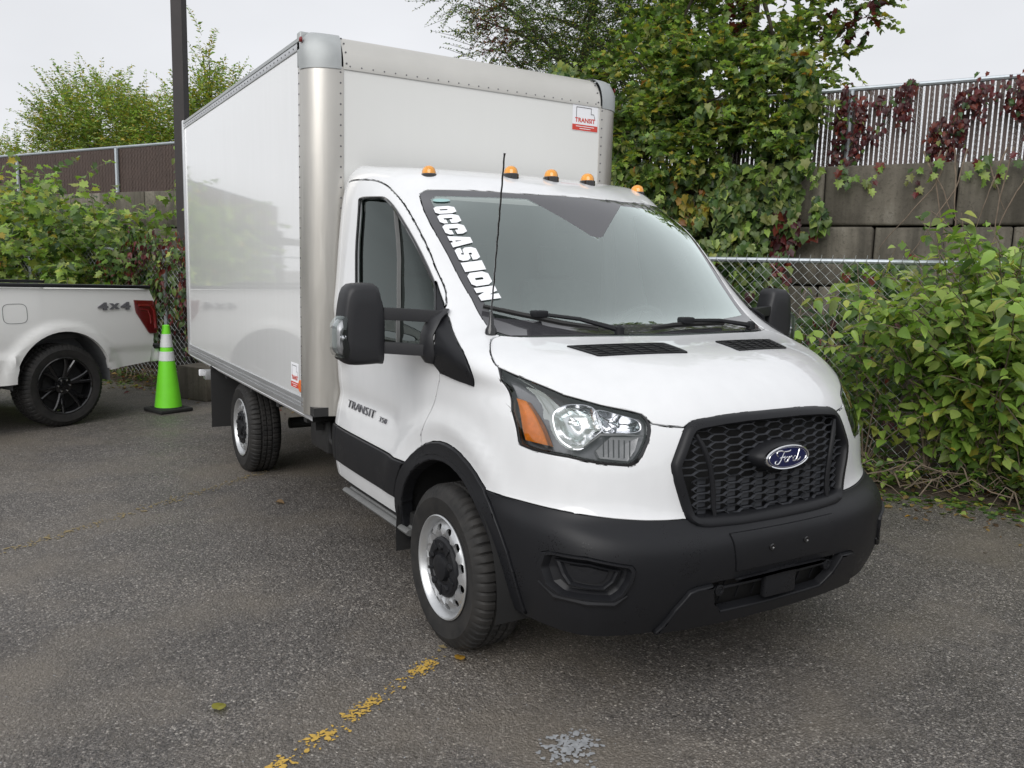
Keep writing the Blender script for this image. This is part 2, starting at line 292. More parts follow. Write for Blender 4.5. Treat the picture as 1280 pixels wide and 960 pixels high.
# ------------------------------------------------------------------ cab surface: a net of measured points, columns run from the
# centre line round the corner and back along the side, rows from the bumper up over hood and windshield to the roof
NET = np.array([
[(0.885,0,0.305),(0.88,0.25,0.305),(0.86,0.48,0.31),(0.81,0.69,0.31),(0.7,0.83,0.31),(0.35,0.9,0.31),(0,0.9,0.31),(-0.4,0.9,0.31),(-0.9,0.9,0.31),(-1.42,0.89,0.31),(-1.455,0.82,0.31)],
[(0.935,0,0.42),(0.93,0.25,0.42),(0.912,0.48,0.42),(0.86,0.69,0.42),(0.745,0.855,0.42),(0.36,0.945,0.42),(0,0.95,0.42),(-0.4,0.95,0.42),(-0.9,0.95,0.42),(-1.42,0.94,0.42),(-1.455,0.87,0.42)],
[(0.975,0,0.57),(0.972,0.25,0.57),(0.95,0.48,0.57),(0.885,0.7,0.57),(0.748,0.868,0.57),(0.36,0.97,0.57),(0,0.98,0.57),(-0.4,0.98,0.57),(-0.9,0.98,0.57),(-1.42,0.965,0.57),(-1.455,0.895,0.57)],
[(0.965,0,0.67),(0.96,0.25,0.67),(0.935,0.48,0.67),(0.865,0.7,0.68),(0.723,0.868,0.69),(0.35,0.975,0.7),(0,0.985,0.7),(-0.4,0.985,0.7),(-0.9,0.98,0.7),(-1.42,0.965,0.7),(-1.455,0.895,0.7)],
[(0.9,0,0.72),(0.895,0.25,0.72),(0.865,0.46,0.725),(0.78,0.69,0.74),(0.638,0.855,0.76),(0.315,0.962,0.78),(0,0.97,0.8),(-0.4,0.965,0.8),(-0.9,0.96,0.8),(-1.42,0.95,0.8),(-1.455,0.88,0.8)],
[(0.9,0,0.9),(0.892,0.25,0.9),(0.852,0.48,0.9),(0.745,0.71,0.91),(0.62,0.86,0.92),(0.32,0.95,0.94),(0,0.955,0.95),(-0.4,0.952,0.95),(-0.9,0.948,0.95),(-1.42,0.94,0.95),(-1.455,0.87,0.95)],
[(0.885,0,1.05),(0.872,0.25,1.05),(0.822,0.47,1.05),(0.7,0.7,1.06),(0.57,0.85,1.07),(0.3,0.945,1.07),(0,0.955,1.07),(-0.4,0.955,1.07),(-0.9,0.95,1.07),(-1.42,0.945,1.07),(-1.455,0.875,1.07)],
[(0.835,0,1.14),(0.82,0.25,1.14),(0.765,0.465,1.135),(0.64,0.685,1.14),(0.51,0.84,1.145),(0.27,0.935,1.15),(0,0.955,1.16),(-0.4,0.96,1.16),(-0.9,0.955,1.16),(-1.42,0.95,1.16),(-1.455,0.88,1.16)],
[(0.71,0,1.235),(0.695,0.25,1.235),(0.64,0.477,1.225),(0.54,0.694,1.21),(0.425,0.865,1.205),(0.22,0.966,1.21),(0,0.983,1.23),(-0.4,0.974,1.24),(-0.9,0.967,1.24),(-1.42,0.96,1.24),(-1.455,0.89,1.24)],
[(0.5,0,1.305),(0.49,0.25,1.305),(0.45,0.496,1.295),(0.385,0.712,1.275),(0.3,0.88,1.265),(0.12,0.9774,1.275),(-0.05,0.9921,1.29),(-0.42,0.9757,1.3),(-0.9,0.9661,1.3),(-1.42,0.96,1.3),(-1.455,0.89,1.3)],
[(0.18,0,1.35),(0.165,0.25,1.35),(0.125,0.5025,1.35),(0.07,0.725,1.35),(0.01,0.875,1.355),(-0.07,0.9534,1.365),(-0.18,0.9753,1.375),(-0.45,0.9719,1.38),(-0.9,0.9703,1.38),(-1.42,0.968,1.38),(-1.455,0.898,1.38)],
[(-0.03,0,1.5),(-0.04,0.25,1.5),(-0.07,0.498,1.5),(-0.125,0.726,1.5),(-0.175,0.85,1.5),(-0.235,0.9068,1.5),(-0.32,0.9358,1.5),(-0.5,0.9435,1.5),(-0.9,0.9548,1.5),(-1.42,0.955,1.5),(-1.455,0.885,1.5)],
[(-0.22,0,1.7),(-0.23,0.25,1.7),(-0.262,0.492,1.7),(-0.32,0.711,1.7),(-0.37,0.822,1.7),(-0.425,0.872,1.7),(-0.5,0.9025,1.7),(-0.63,0.919,1.7),(-0.95,0.9365,1.7),(-1.42,0.94,1.7),(-1.455,0.87,1.7)],
[(-0.375,0,1.86),(-0.385,0.25,1.86),(-0.42,0.4805,1.86),(-0.485,0.701,1.86),(-0.54,0.8,1.86),(-0.595,0.8468,1.86),(-0.665,0.8761,1.86),(-0.77,0.8954,1.86),(-1,0.9181,1.86),(-1.42,0.925,1.86),(-1.455,0.855,1.86)],
[(-0.51,0,1.985),(-0.52,0.25,1.985),(-0.565,0.46,1.98),(-0.635,0.67,1.97),(-0.69,0.74,1.965),(-0.74,0.7882,1.965),(-0.8,0.8255,1.965),(-0.89,0.861,1.965),(-1.08,0.9017,1.965),(-1.42,0.912,1.965),(-1.455,0.842,1.965)],
[(-0.66,0,2.067),(-0.67,0.25,2.067),(-0.72,0.45,2.064),(-0.785,0.66,2.07),(-0.835,0.72,2.065),(-0.875,0.7598,2.065),(-0.93,0.7955,2.065),(-1,0.831,2.065),(-1.14,0.8737,2.065),(-1.42,0.887,2.065),(-1.455,0.817,2.065)],
[(-0.9,0,2.118),(-0.905,0.24,2.118),(-0.93,0.44,2.118),(-0.97,0.61,2.118),(-1,0.67,2.118),(-1.03,0.7066,2.118),(-1.07,0.7412,2.118),(-1.12,0.7825,2.118),(-1.21,0.8332,2.118),(-1.42,0.85,2.118),(-1.455,0.78,2.118)],
[(-1.36,0,2.15),(-1.36,0.22,2.15),(-1.36,0.4,2.15),(-1.36,0.53,2.15),(-1.36,0.6,2.15),(-1.36,0.65,2.15),(-1.36,0.6912,2.15),(-1.36,0.7325,2.15),(-1.36,0.7812,2.15),(-1.42,0.8,2.15),(-1.455,0.73,2.15)]])
NR, NC = NET.shape[:2]
def crm(Pn, t):
    n = len(Pn); t = np.clip(t, 0, n-1-1e-9); i = t.astype(int); f = (t-i); f = f.reshape(f.shape+(1,)*(Pn.ndim-1))
    E_ = np.concatenate([2*Pn[:1]-Pn[1:2], Pn, 2*Pn[-1:]-Pn[-2:-1]]); a, b, c, d = E_[i], E_[i+1], E_[i+2], E_[i+3]
    return .5*((2*b)+(-a+c)*f+(2*a-5*b+4*c-d)*f*f+(-a+3*b-3*c+d)*f**3)
SS = 12
def gsmooth(G_, sig, axis, mirror):
    k = int(3*sig)+1; w = np.exp(-.5*(np.arange(-k, k+1)/sig)**2); w /= w.sum()
    G_ = np.moveaxis(G_, axis, 0); n = len(G_); lo = G_[1:k+1][::-1].copy()
    if mirror: lo[..., 1] *= -1
    else: lo = 2*G_[:1]-lo
    hi = 2*G_[-1:]-G_[-k-1:-1][::-1]; E_ = np.concatenate([lo, G_, hi])
    return np.moveaxis(sum(w[j]*E_[j:j+n] for j in range(2*k+1)), 0, axis)
A_ = crm(NET, np.linspace(0, NR-1, (NR-1)*SS+1)); B_ = np.moveaxis(A_, 1, 0); gh = B_[1:2].copy(); gh[..., 1] *= -1
G = np.moveaxis(crm(np.concatenate([gh, B_]), np.linspace(0, NC-1, (NC-1)*SS+1)+1), 0, 1)
G = gsmooth(G, SS*.32, 1, True); G = gsmooth(G, SS*.32, 0, False); G[:, 0, 1] = 0
# pressed features of the side: bulge round the wheel arch, hollow above the door cladding
_x, _z = G[..., 0], G[..., 2]; _u = np.arange(G.shape[1])/SS; side = np.clip((_u-4.4)/.6, 0, 1)[None, :]
rr = np.hypot(_x, _z-.36)
G[..., 1] += side*.016*np.exp(-((rr-.60)/.055)**2)*np.clip((_z-.5)/.2, 0, 1)
G[..., 1] -= side*.012*np.exp(-((_z-.90)/.055)**2)*np.clip((-_x-.50)/.12, 0, 1)
G[..., 1] += side*.008*np.exp(-((_z-1.27)/.03)**2)*np.clip((-_x-.1)/.3, 0, 1)
def ev(u, v):
    u = np.clip(np.asarray(u, float)*SS, 0, G.shape[1]-1-1e-6); v = np.clip(np.asarray(v, float)*SS, 0, G.shape[0]-1-1e-6)
    i = v.astype(int); j = u.astype(int); a = (v-i)[..., None]; b = (u-j)[..., None]
    return (G[i, j]*(1-b)+G[i, j+1]*b)*(1-a)+(G[i+1, j]*(1-b)+G[i+1, j+1]*b)*a
def nrm(u, v):
    u = np.asarray(u, float); v = np.asarray(v, float); e = .09
    du = ev(np.minimum(u+e, NC-1), v)-ev(np.maximum(u-e, 0), v); dv = ev(u, np.minimum(v+e, NR-1))-ev(u, np.maximum(v-e, 0))
    n = np.cross(du, dv); n[..., 1] = np.where(u < 1e-4, 0, n[..., 1]); return n/(np.linalg.norm(n, axis=-1, keepdims=True)+1e-12)
def inv(axes, a, b, urange=(0, 99), vrange=(0, 99)):
    j0, j1 = int(max(0, urange[0])*SS), int(min(NC-1, urange[1])*SS); i0, i1 = int(max(0, vrange[0])*SS), int(min(NR-1, vrange[1])*SS)
    X = G[i0:i1+1, j0:j1+1][..., axes]; k = np.argmin(((X-np.array([a, b]))**2).sum(-1)); i, j = np.unravel_index(k, X.shape[:2])
    u, v = (j+j0)/SS, (i+i0)/SS; e = .02
    for _ in range(4):
        P0 = ev(u, v)[axes]; Ju = (ev(u+e, v)[axes]-ev(u-e, v)[axes])/(2*e); Jv = (ev(u, v+e)[axes]-ev(u, v-e)[axes])/(2*e)
        try: s = np.linalg.solve(np.array([Ju, Jv]).T+1e-9*np.eye(2), np.array([a, b])-P0)
        except Exception: break
        s = np.clip(s, -.3, .3); u = min(max(u+s[0], 0), NC-1); v = min(max(v+s[1], 0), NR-1)
    return float(u), float(v)
XZ = [0, 2]; YZ = [1, 2]; XY = [0, 1]
def side_uv(x, z): return inv(XZ, x, z, (4.4, 99), (0, 16))
def front_uv(y, z): return inv(YZ, abs(y), z, (0, 4.2), (0, 7.6))
def surf(u, v, off=0, s=1):
    q = ev(u, v)+nrm(u, v)*off; return (float(q[0]), float(q[1])*s, float(q[2]))
# regions, in net coordinates (column, row)
WS = [(3.06, 9.88), (3.36, 10.03), (3.4, 10.22), (3.44, 10.88), (3.77, 11.86), (4.26, 13.02), (4.49, 13.84), (4.33, 14.0), (4.0, 14.12), (3.52, 14.14), (2.19, 14.09), (1.23, 13.99), (0.33, 14.02)]
CLEAR = [(0.94, 10.23), (3.07, 10.42), (3.11, 10.6), (3.22, 11.34), (3.64, 13.18), (3.83, 13.66), (3.48, 13.82), (2.82, 13.81), (2.26, 13.78)]
HL = [(4.27, 8.57), (4.07, 8.22), (3.86, 7.89), (3.48, 7.27), (2.92, 6.87), (2.51, 6.68), (2.38, 6.58), (2.33, 6.42), (2.3, 6.22), (2.3, 6.02), (2.34, 5.72), (2.44, 5.38), (2.52, 5.22), (2.58, 5.16), (2.65, 5.13), (3.06, 5.14), (3.67, 5.22), (4.26, 5.22), (4.48, 5.27), (4.51, 5.7), (4.57, 6.25), (4.49, 7.8)]
AMB = [(4.47, 6.83), (4.3, 6.78), (4.16, 6.05), (4.02, 5.4), (4.4, 5.41), (4.44, 5.71)]
REFL = [(3.86, 6.27), (3.68, 6.68), (3.42, 6.9), (3.09, 6.83), (3.01, 6.13), (3.01, 5.96), (3.38, 5.46), (3.67, 5.49), (3.84, 5.73)]
REFL2 = [(3.03, 6.7), (2.7, 6.56), (2.46, 6.35), (2.46, 6.0), (2.8, 5.9), (3.0, 5.94)]
TURN = [(3.14, 5.43), (2.87, 5.8), (2.47, 5.82), (2.53, 5.5), (2.65, 5.23), (3.09, 5.26)]
GR = [(1.54, 6.35), (1.67, 6.26), (1.78, 6.03), (2.01, 5.2), (2.01, 5.08), (1.98, 4.84), (1.84, 4.05), (1.79, 3.87), (1.73, 3.78), (1.53, 3.66)]
DOORF = [(8.8, 14.88), (8.58, 14.96), (8.07, 14.9), (7.49, 14.74), (6.99, 14.47), (6.49, 14.05), (5.44, 13.02), (4.86, 12.13), (4.61, 11.55), (4.4, 11.11), (4.5, 10.78), (4.75, 10.56), (5.31, 10.22), (5.79, 9.55), (6.25, 8.07), (6.23, 7.08), (6.29, 6.37), (6.37, 5.72), (6.54, 4.86), (6.61, 4.46), (6.61, 3.82)]
WIN = [(8.19, 13.8), (8.07, 13.87), (7.56, 13.82), (7.14, 13.75), (6.82, 13.47), (6.51, 13.13), (5.67, 12.18), (5.02, 11.28), (5.07, 10.86), (5.43, 10.18), (5.92, 9.3), (6.47, 8.44), (7.14, 8.0), (8.12, 7.66), (8.22, 8.18), (8.22, 10.12), (8.28, 11.17), (8.29, 12.24)]
TRI = [(4.83, 11.25), (4.68, 10.6), (4.62, 10.26), (5.31, 6.99), (5.79, 7.05), (6.16, 7.17), (6.29, 7.64), (6.29, 8.42)]
BUMP = [(5.07, 3.79), (4.83, 3.83), (4.58, 3.86), (4.35, 3.88), (3.89, 3.92), (3.51, 3.93), (3.06, 3.92), (2.62, 3.91), (2.24, 3.92), (1.85, 3.95)]
FOG = [(4.27, 2.29), (4.17, 2.38), (3.64, 2.42), (2.93, 2.24), (2.88, 2.12), (2.92, 1.81), (3.04, 1.48), (3.2, 1.31), (3.65, 1.32), (4.09, 1.3), (4.27, 1.49), (4.33, 1.92)]
FOGI = [(4.15, 2.17), (3.65, 2.22), (3.1, 2.07), (3.19, 1.75), (3.36, 1.54), (3.65, 1.53), (3.98, 1.56), (4.08, 1.8)]
LOW = [(1.46, 1.51), (1.33, 1.02), (1.12, 0.62)]
LIP = [(2.22, 0.31), (2.1, 0.93), (1.9, 1.42), (1.76, 1.49), (1.46, 1.51)]
def spl0(P_, n=4):
    A0 = np.array(P_, float); t = np.linspace(0, len(P_)-1, (len(P_)-1)*n+1); return [tuple(map(float, q)) for q in crm(A0, t)]
DOORF = spl0(DOORF, 3); WS = WS[:4]+spl0(WS[4:], 3); WIN = WIN+[WIN[0]]; WIN = spl0(WIN, 3)[:-1]; BUMP = spl0(BUMP, 2)
HOOD = [(0, 6.53), (.59, 6.52), (1.07, 6.46), (1.54, 6.35), (1.67, 6.26), (1.78, 6.12), (2.03, 6.16), (2.26, 6.23), (2.33, 6.42), (2.38, 6.58), (2.51, 6.68), (2.92, 6.87), (3.48, 7.27), (3.86, 7.89), (4.07, 8.22)]+spl0([(4.27, 8.57), (4.24, 8.85), (4.10, 9.20), (3.86, 9.52), (3.60, 9.76), (3.3, 9.87)], 3)+[(2.9, 9.82), (0, 9.76)]
GRH = [(0, 6.53), (.59, 6.52), (1.07, 6.46)]+GR+[(.8, 3.60), (0, 3.58)]
COWL = [(0, 9.76), (2.9, 9.82), (3.3, 9.87), (3.42, 9.95), (3.36, 10.03), (3.06, 9.9), (0, 9.88)]
WSP = [(0, 9.88), (2.9, 9.885)]+WS+[(0, 14.0)]
CLR = [(0, 10.23)]+CLEAR+[(1.2, 13.76), (.15, 12.5), (0, 12.45)]
LOWP = [(0, 1.55)]+LOW+[(0, .60)]
LIPP = [(0, .04), (2.3, .04)]+LIP+[(0, 1.56)]
PAD = [(0, 1.75), (1.02, 1.75), (1.08, 2.2), (1.15, 3.1), (0, 3.08)]
BUMPL = [(5.6, 3.74)]+BUMP
def circ(r_, a0, a1, n, zc=.36): return [side_uv(r_*math.cos(R(a0+(a1-a0)*k/n)), zc+r_*math.sin(R(a0+(a1-a0)*k/n))) for k in range(n+1)]
ARI = circ(.445, -12, 192, 26); ARO = circ(.525, -8, 188, 26)
_pa = side_uv(.455, .31); _pb = side_uv(-.455, .31)
ARCH_IN = [(ARI[0][0], -.1)]+ARI+[(ARI[-1][0], -.1)]; ARCH_OUT = [(ARO[0][0], -.1)]+ARO+[(ARO[-1][0], -.1)]
RX = 8.85
DOOR = DOORF+[(ARO[11][0], ARO[11][1])]+ARO[12:]+[(ARO[-1][0], .7), (RX, .7), (RX, 14.6)]
def zline(z, x0, x1, n=10): return [side_uv(x0+(x1-x0)*k/n, z) for k in range(n+1)]
CLT = zline(.725, -.40, -1.40); CLB = zline(.53, -.40, -1.40); BOT = zline(.435, -.35, -1.40)
CLADP = [(5.6, CLB[0][1])]+CLB+[(NC-1.3, CLB[-1][1]), (NC-1.3, CLT[-1][1])]+CLT[::-1]+[(5.6, CLT[0][1])]
TRIP = TRI

def spl(P_, n=4, closed=False):
    A0 = np.array(P_, float)
    if closed: A0 = np.concatenate([A0[-2:], A0, A0[:3]]); t = np.linspace(2, 2+len(P_), len(P_)*n, endpoint=False)
    else: t = np.linspace(0, len(P_)-1, (len(P_)-1)*n+1)
    return [tuple(map(float, q)) for q in crm(A0, t)]
def inpoly(P_, u, v):
    c = False; n = len(P_); j = n-1
    for i in range(n):
        (xi, yi), (xj, yj) = P_[i], P_[j]
        if (yi > v) != (yj > v) and u < (xj-xi)*(v-yi)/(yj-yi)+xi: c = not c
        j = i
    return c
bm = bmesh.new(); NU, NV = (NC-1)*SS//2, (NR-1)*SS//2
gv = [[bm.verts.new((j/SS*2, i/SS*2, 0)) for j in range(NU+1)] for i in range(NV+1)]
for i in range(NV):
    for j in range(NU): bm.faces.new((gv[i][j], gv[i][j+1], gv[i+1][j+1], gv[i+1][j]))
def cut_line(pts, closed=False):
    pts = list(pts)+([pts[0]] if closed else [])
    lo = [min(q[k] for q in pts)-.01 for k in (0, 1)]; hi = [max(q[k] for q in pts)+.01 for k in (0, 1)]
    def bb(f):
        xs = [w.co.x for w in f.verts]; ys = [w.co.y for w in f.verts]; return min(xs), max(xs), min(ys), max(ys)
    cand = [f for f in bm.faces if (lambda b: b[1] >= lo[0] and b[0] <= hi[0] and b[3] >= lo[1] and b[2] <= hi[1])(bb(f))]
    for p0, p1 in zip(pts[:-1], pts[1:]):
        dx, dy = p1[0]-p0[0], p1[1]-p0[1]; L = math.hypot(dx, dy)
        if L < 1e-6: continue
        x0, x1 = min(p0[0], p1[0])-1e-5, max(p0[0], p1[0])+1e-5; y0, y1 = min(p0[1], p1[1])-1e-5, max(p0[1], p1[1])+1e-5
        cand = [f for f in cand if f.is_valid]; sel = []
        for f in cand:
            b = bb(f)
            if b[1] >= x0 and b[0] <= x1 and b[3] >= y0 and b[2] <= y1: sel.append(f)
        if not sel: continue
        ge = set(); gv_ = set()
        for f in sel: ge.update(f.edges); gv_.update(f.verts)
        res = bmesh.ops.bisect_plane(bm, geom=sel+list(ge)+list(gv_), dist=2e-4, plane_co=(p0[0], p0[1], 0), plane_no=(-dy/L, dx/L, 0))
        ns = set(cand); cand += [g for g in res['geom'] if isinstance(g, bmesh.types.BMFace) and g.is_valid and g not in ns]
for P_ in (HOOD, GRH, COWL, WSP, CLR, LOWP, LIPP, PAD, HL, DOOR, WIN, TRIP, FOG, CLADP): cut_line(P_, True)
cut_line(ARI); cut_line([(ARI[0][0], -.1), ARI[0]]); cut_line([(ARI[-1][0], -.1), ARI[-1]]); cut_line(ARO); cut_line([(ARO[0][0], -.1), ARO[0]]); cut_line([(ARO[-1][0], -.1), ARO[-1]])
cut_line(BUMPL); cut_line([(NC-1, BOT[-1][1])]+BOT[::-1]+[(5.5, BOT[0][1])])
bmesh.ops.remove_doubles(bm, verts=bm.verts[:], dist=.004)
bm.verts.index_update()
UV = np.array([(w.co.x, w.co.y) for w in bm.verts]); PV = ev(UV[:, 0], UV[:, 1]); NV_ = nrm(UV[:, 0], UV[:, 1])
bumpv = lambda u: np.interp(u, [q[0] for q in BUMPL[::-1]], [q[1] for q in BUMPL[::-1]])
botv = lambda u: np.interp(u, [q[0] for q in BOT], [q[1] for q in BOT])
cls = {}; raw = []
for f in bm.faces:
    ids = [w.index for w in f.verts]; u = sum(UV[i, 0] for i in ids)/len(ids); v = sum(UV[i, 1] for i in ids)/len(ids)
    if inpoly(GRH, u, v) or inpoly(HL, u, v) or inpoly(ARCH_IN, u, v): k = None
    elif inpoly(ARCH_OUT, u, v) and v > .2: k = 'arch'
    elif v < bumpv(u) and u < 5.3:
        if inpoly(FOG, u, v) or inpoly(LOWP, u, v): k = None
        elif inpoly(LIPP, u, v): k = 'lip'
        elif inpoly(PAD, u, v): k = 'pad'
        else: k = 'bumper'
    elif u > 5.3 and v < botv(u): k = None
    elif inpoly(WSP, u, v): k = 'clear' if inpoly(CLR, u, v) else 'frit'
    elif inpoly(COWL, u, v): k = 'cowl'
    elif inpoly(HOOD, u, v): k = 'hood'
    elif inpoly(WIN, u, v): k = 'win'
    elif inpoly(TRIP, u, v): k = 'tri'
    elif inpoly(DOOR, u, v) and u > 4.2: k = 'clad' if inpoly(CLADP, u, v) else 'door'
    elif inpoly(CLADP, u, v): k = 'cladr'
    else: k = 'body'
    raw.append((ids, k))
# slivers left by the cuts join the neighbour they share their longest edge with
areas = [abs(sum(UV[a, 0]*UV[b, 1]-UV[b, 0]*UV[a, 1] for a, b in zip(ids, ids[1:]+ids[:1])))/2 for ids, k in raw]; e2f = {}
for n_, (ids, k) in enumerate(raw):
    for a, b in zip(ids, ids[1:]+ids[:1]): e2f.setdefault((min(a, b), max(a, b)), []).append(n_)
for _ in range(3):
    for n_, (ids, k) in enumerate(raw):
        if areas[n_] > 3e-4: continue
        best = None
        for a, b in zip(ids, ids[1:]+ids[:1]):
            for o_ in e2f[(min(a, b), max(a, b))]:
                L = np.linalg.norm(UV[a]-UV[b])
                if o_ != n_ and areas[o_] > areas[n_] and (best is None or L > best[0]): best = (L, raw[o_][1])
        if best: raw[n_] = (ids, best[1])
for ids, k in raw:
    if k: cls.setdefault(k, []).append(ids)
bm.free()
def part(keys, name, mat, parent, off=0.0, skirt=.016, gap=.002, bev=.003, sides=(1, -1), centre=True, **kw):
    faces = [f for k in keys for f in cls[k]]; ec = {}
    for f in faces:
        n = len(f)
        for i in range(n):
            a, b = f[i], f[(i+1) % n]; e = (min(a, b), max(a, b)); ec.setdefault(e, []).append((a, b))
    bnd = [v[0] for e, v in ec.items() if len(v) == 1 and not (centre and UV[e[0], 0] < 1e-4 and UV[e[1], 0] < 1e-4)]
    used = sorted({i for f in faces for i in f}); mp_ = {g: k for k, g in enumerate(used)}
    P_ = PV[used]+NV_[used]*off; N_ = NV_[used].copy(); inward = {}
    for a, b in bnd:
        t = PV[b]-PV[a]; L = np.linalg.norm(t)
        if L < 1e-9: continue
        for q in (a, b): inward[q] = inward.get(q, 0)+np.cross(NV_[q], t/L)*min(L, .02)
    for q in inward:
        w = inward[q]; n = np.linalg.norm(w); inward[q] = w/n if n > 1e-9 else w
        if centre and UV[q, 0] < 1e-4: inward[q] = inward[q]*np.array([1, 0, 1])
    V = [tuple(x) for x in P_]; LN = []; F = []
    base = P_.copy()
    for q, w in inward.items(): V[mp_[q]] = tuple(base[mp_[q]]+w*(gap+bev))
    for f in faces: F.append([mp_[i] for i in f]); LN.append([tuple(N_[mp_[i]]) for i in f])
    r1, r2_ = {}, {}
    for q, w in inward.items():
        r1[q] = len(V); V.append(tuple(base[mp_[q]]+w*gap-N_[mp_[q]]*bev)); r2_[q] = len(V); V.append(tuple(base[mp_[q]]+w*gap-N_[mp_[q]]*(bev+skirt)))
    for a, b in bnd:
        if a not in inward or b not in inward: continue
        F.append([mp_[b], mp_[a], r1[a], r1[b]]); LN.append([tuple(N_[mp_[b]]), tuple(N_[mp_[a]]), tuple(-inward[a]), tuple(-inward[b])])
        F.append([r1[b], r1[a], r2_[a], r2_[b]]); LN.append([tuple(-inward[b]), tuple(-inward[a]), tuple(-inward[a]), tuple(-inward[b])])
    out = []
    def make(sl):
        VV, FF, NN = [], [], []
        for s in sl:
            o_ = len(VV); VV += [(x, y*s, z) for x, y, z in V]
            for f, n in zip(F, LN):
                f2 = [i+o_ for i in f]; n2 = [(x, y*s, z) for x, y, z in n]
                if s < 0: f2 = f2[::-1]; n2 = n2[::-1]
                FF.append(f2); NN += n2
        me = bpy.data.meshes.new(name); me.from_pydata(VV, [], FF); me.materials.append(M[mat]); me.shade_smooth(); me.normals_split_custom_set(NN)
        return obj_from(name, me, parent, **kw)
    return make(sides)

truck = empty('box_truck')
tag(truck, 'white box truck with tall white cargo box, black grille and OCCASION on its windshield', 'truck')
cab = part(['body'], 'cab_body', 'white_paint', truck)
hood = part(['hood'], 'hood', 'white_paint', truck)
part(['cowl'], 'cowl_panel', 'black_plastic', hood, off=-.012)
bumper = part(['bumper'], 'front_bumper', 'black_plastic', truck, off=.004, gap=.0, bev=.004, skirt=.03)
part(['lip'], 'lower_lip', 'black_plastic', bumper, off=.022, gap=0, bev=.008, skirt=.03)
part(['pad'], 'plate_pad', 'black_plastic', bumper, off=.011, gap=-.001, bev=.005, skirt=.02)
ws = part(['clear'], 'windshield', 'windshield_glass', truck, off=-.002, gap=-.001, bev=0, skirt=.004)
part(['frit'], 'windshield_border', 'frit', ws, off=-.002, gap=.001, bev=.001, skirt=.004)
doors = {}
for s in (-1, 1):
    d = part(['door'], 'door', 'white_paint', truck, sides=(s,), gap=.003); doors[s] = d
    part(['clad'], 'door_cladding', 'black_plastic', d, off=.012, gap=.001, bev=.006, sides=(s,))
    part(['win'], 'side_window', 'side_glass', d, off=-.012, gap=-.004, bev=0, skirt=.004, sides=(s,))
    part(['tri'], 'mirror_base_trim', 'black_plastic', d, off=.008, gap=.001, bev=.004, sides=(s,))
    part(['arch'], 'wheel_arch_trim', 'black_plastic', truck, off=.014, gap=.0, bev=.007, skirt=.05, sides=(s,))
    part(['cladr'], 'side_cladding', 'black_plastic', truck, off=.012, gap=.001, bev=.006, sides=(s,))
    # rubber round the side window
    m_ = MB(); pts = [surf(*q, .003, s) for q in WIN]; full = []
    for i in range(len(pts)):
        a, b = Vector(pts[i]), Vector(pts[(i+1) % len(pts)]); full += [a.lerp(b, k/2) for k in range(2)]
    m_.tube(full, .008, 6, closed=True); m_.build('window_seal', 'gloss_black', d)
    # divider bar of the window
    m_ = MB(); pts = [surf(np.interp(k/8, [0, .5, 1], [6.62, 7.10, 7.16]), np.interp(k/8, [0, .5, 1], [13.25, 11.24, 8.25]), -.004, s) for k in range(9)]
    m_.tube(pts, .011, 4)
    m_.build('window_divider', 'grey_cap', d)
    # door handle (on the rear part of the door)
    m_ = MB(); q = [surf(*side_uv(-1.18-.16*k/6, 1.12), .012+.022*math.sin(math.pi*k/6), s) for k in range(7)]; m_.tube(q, [.008, .013, .015, .015, .015, .013, .008], 8); m_.build('door_handle', 'black_plastic', d)

# interior of the cab: floor, dash, bulkhead, seats, wheel
m_ = MB(); m_.box((-.55, 0, .50), (1.7, 1.75, .04)); m_.build('cab_floor', 'matt_black', truck)
m_ = MB(); m_.box((-1.40, 0, 1.25), (.03, 1.72, 1.5)); m_.build('cab_rear_wall', 'interior_light', truck)
m_ = MB(); m_.prism([(.10, 1.27), (-.12, 1.34), (-.38, 1.30), (-.44, 1.18), (-.40, .75), (.10, .75)], -.80, .80, 'y'); m_.build('dashboard', 'interior_grey', truck)
m_ = MB(); m_.box((.30, 0, .72), (.60, .95, .62)); m_.box((.62, 0, .70), (.2, .8, .40)); m_.build('engine_bay', 'matt_black', truck)
m_ = MB(); m_.lathe([(.185+.014*math.cos(a), .014*math.sin(a)) for a in [k*math.pi/4 for k in range(9)]], n=28, axis='z'); m_.box((0, 0, -.02), (.34, .05, .02)); m_.box((0, -.08, -.02), (.05, .18, .02)); m_.lathe([(.0, -.01), (.06, -.01), (.06, -.05), (0, -.05)], n=14)
o = m_.build('steering_wheel', 'seat_dark', truck); o.location = (-.50, .42, 1.27); o.rotation_euler = (0, R(-58), 0)
for y_, w_ in ((.42, .50), (-.36, .62)):
    st = empty('seat', (0, 0, 0), 0, truck)
    m_ = MB(); m_.box((-.93, y_, .88), (.50, w_, .14), None, .04); m_.build('seat_cushion', 'seat_dark', st)
    m_ = MB(); m_.box((-1.20, y_, 1.24), (.14, w_, .64), Matrix.Rotation(R(-12), 3, 'Y'), .05); m_.build('seat_back', 'seat_dark', st)
    m_ = MB()
    for dy in ([0] if w_ < .6 else [-.15, .16]): m_.box((-1.275, y_+dy, 1.66), (.09, .25, .19), Matrix.Rotation(R(-10), 3, 'Y'), .035)
    m_.build('headrest', 'seat_dark', st)
m_ = MB(); m_.box((-.50, 0, 1.83), (.03, .22, .06), None, .01); m_.build('inner_mirror', 'matt_black', truck)

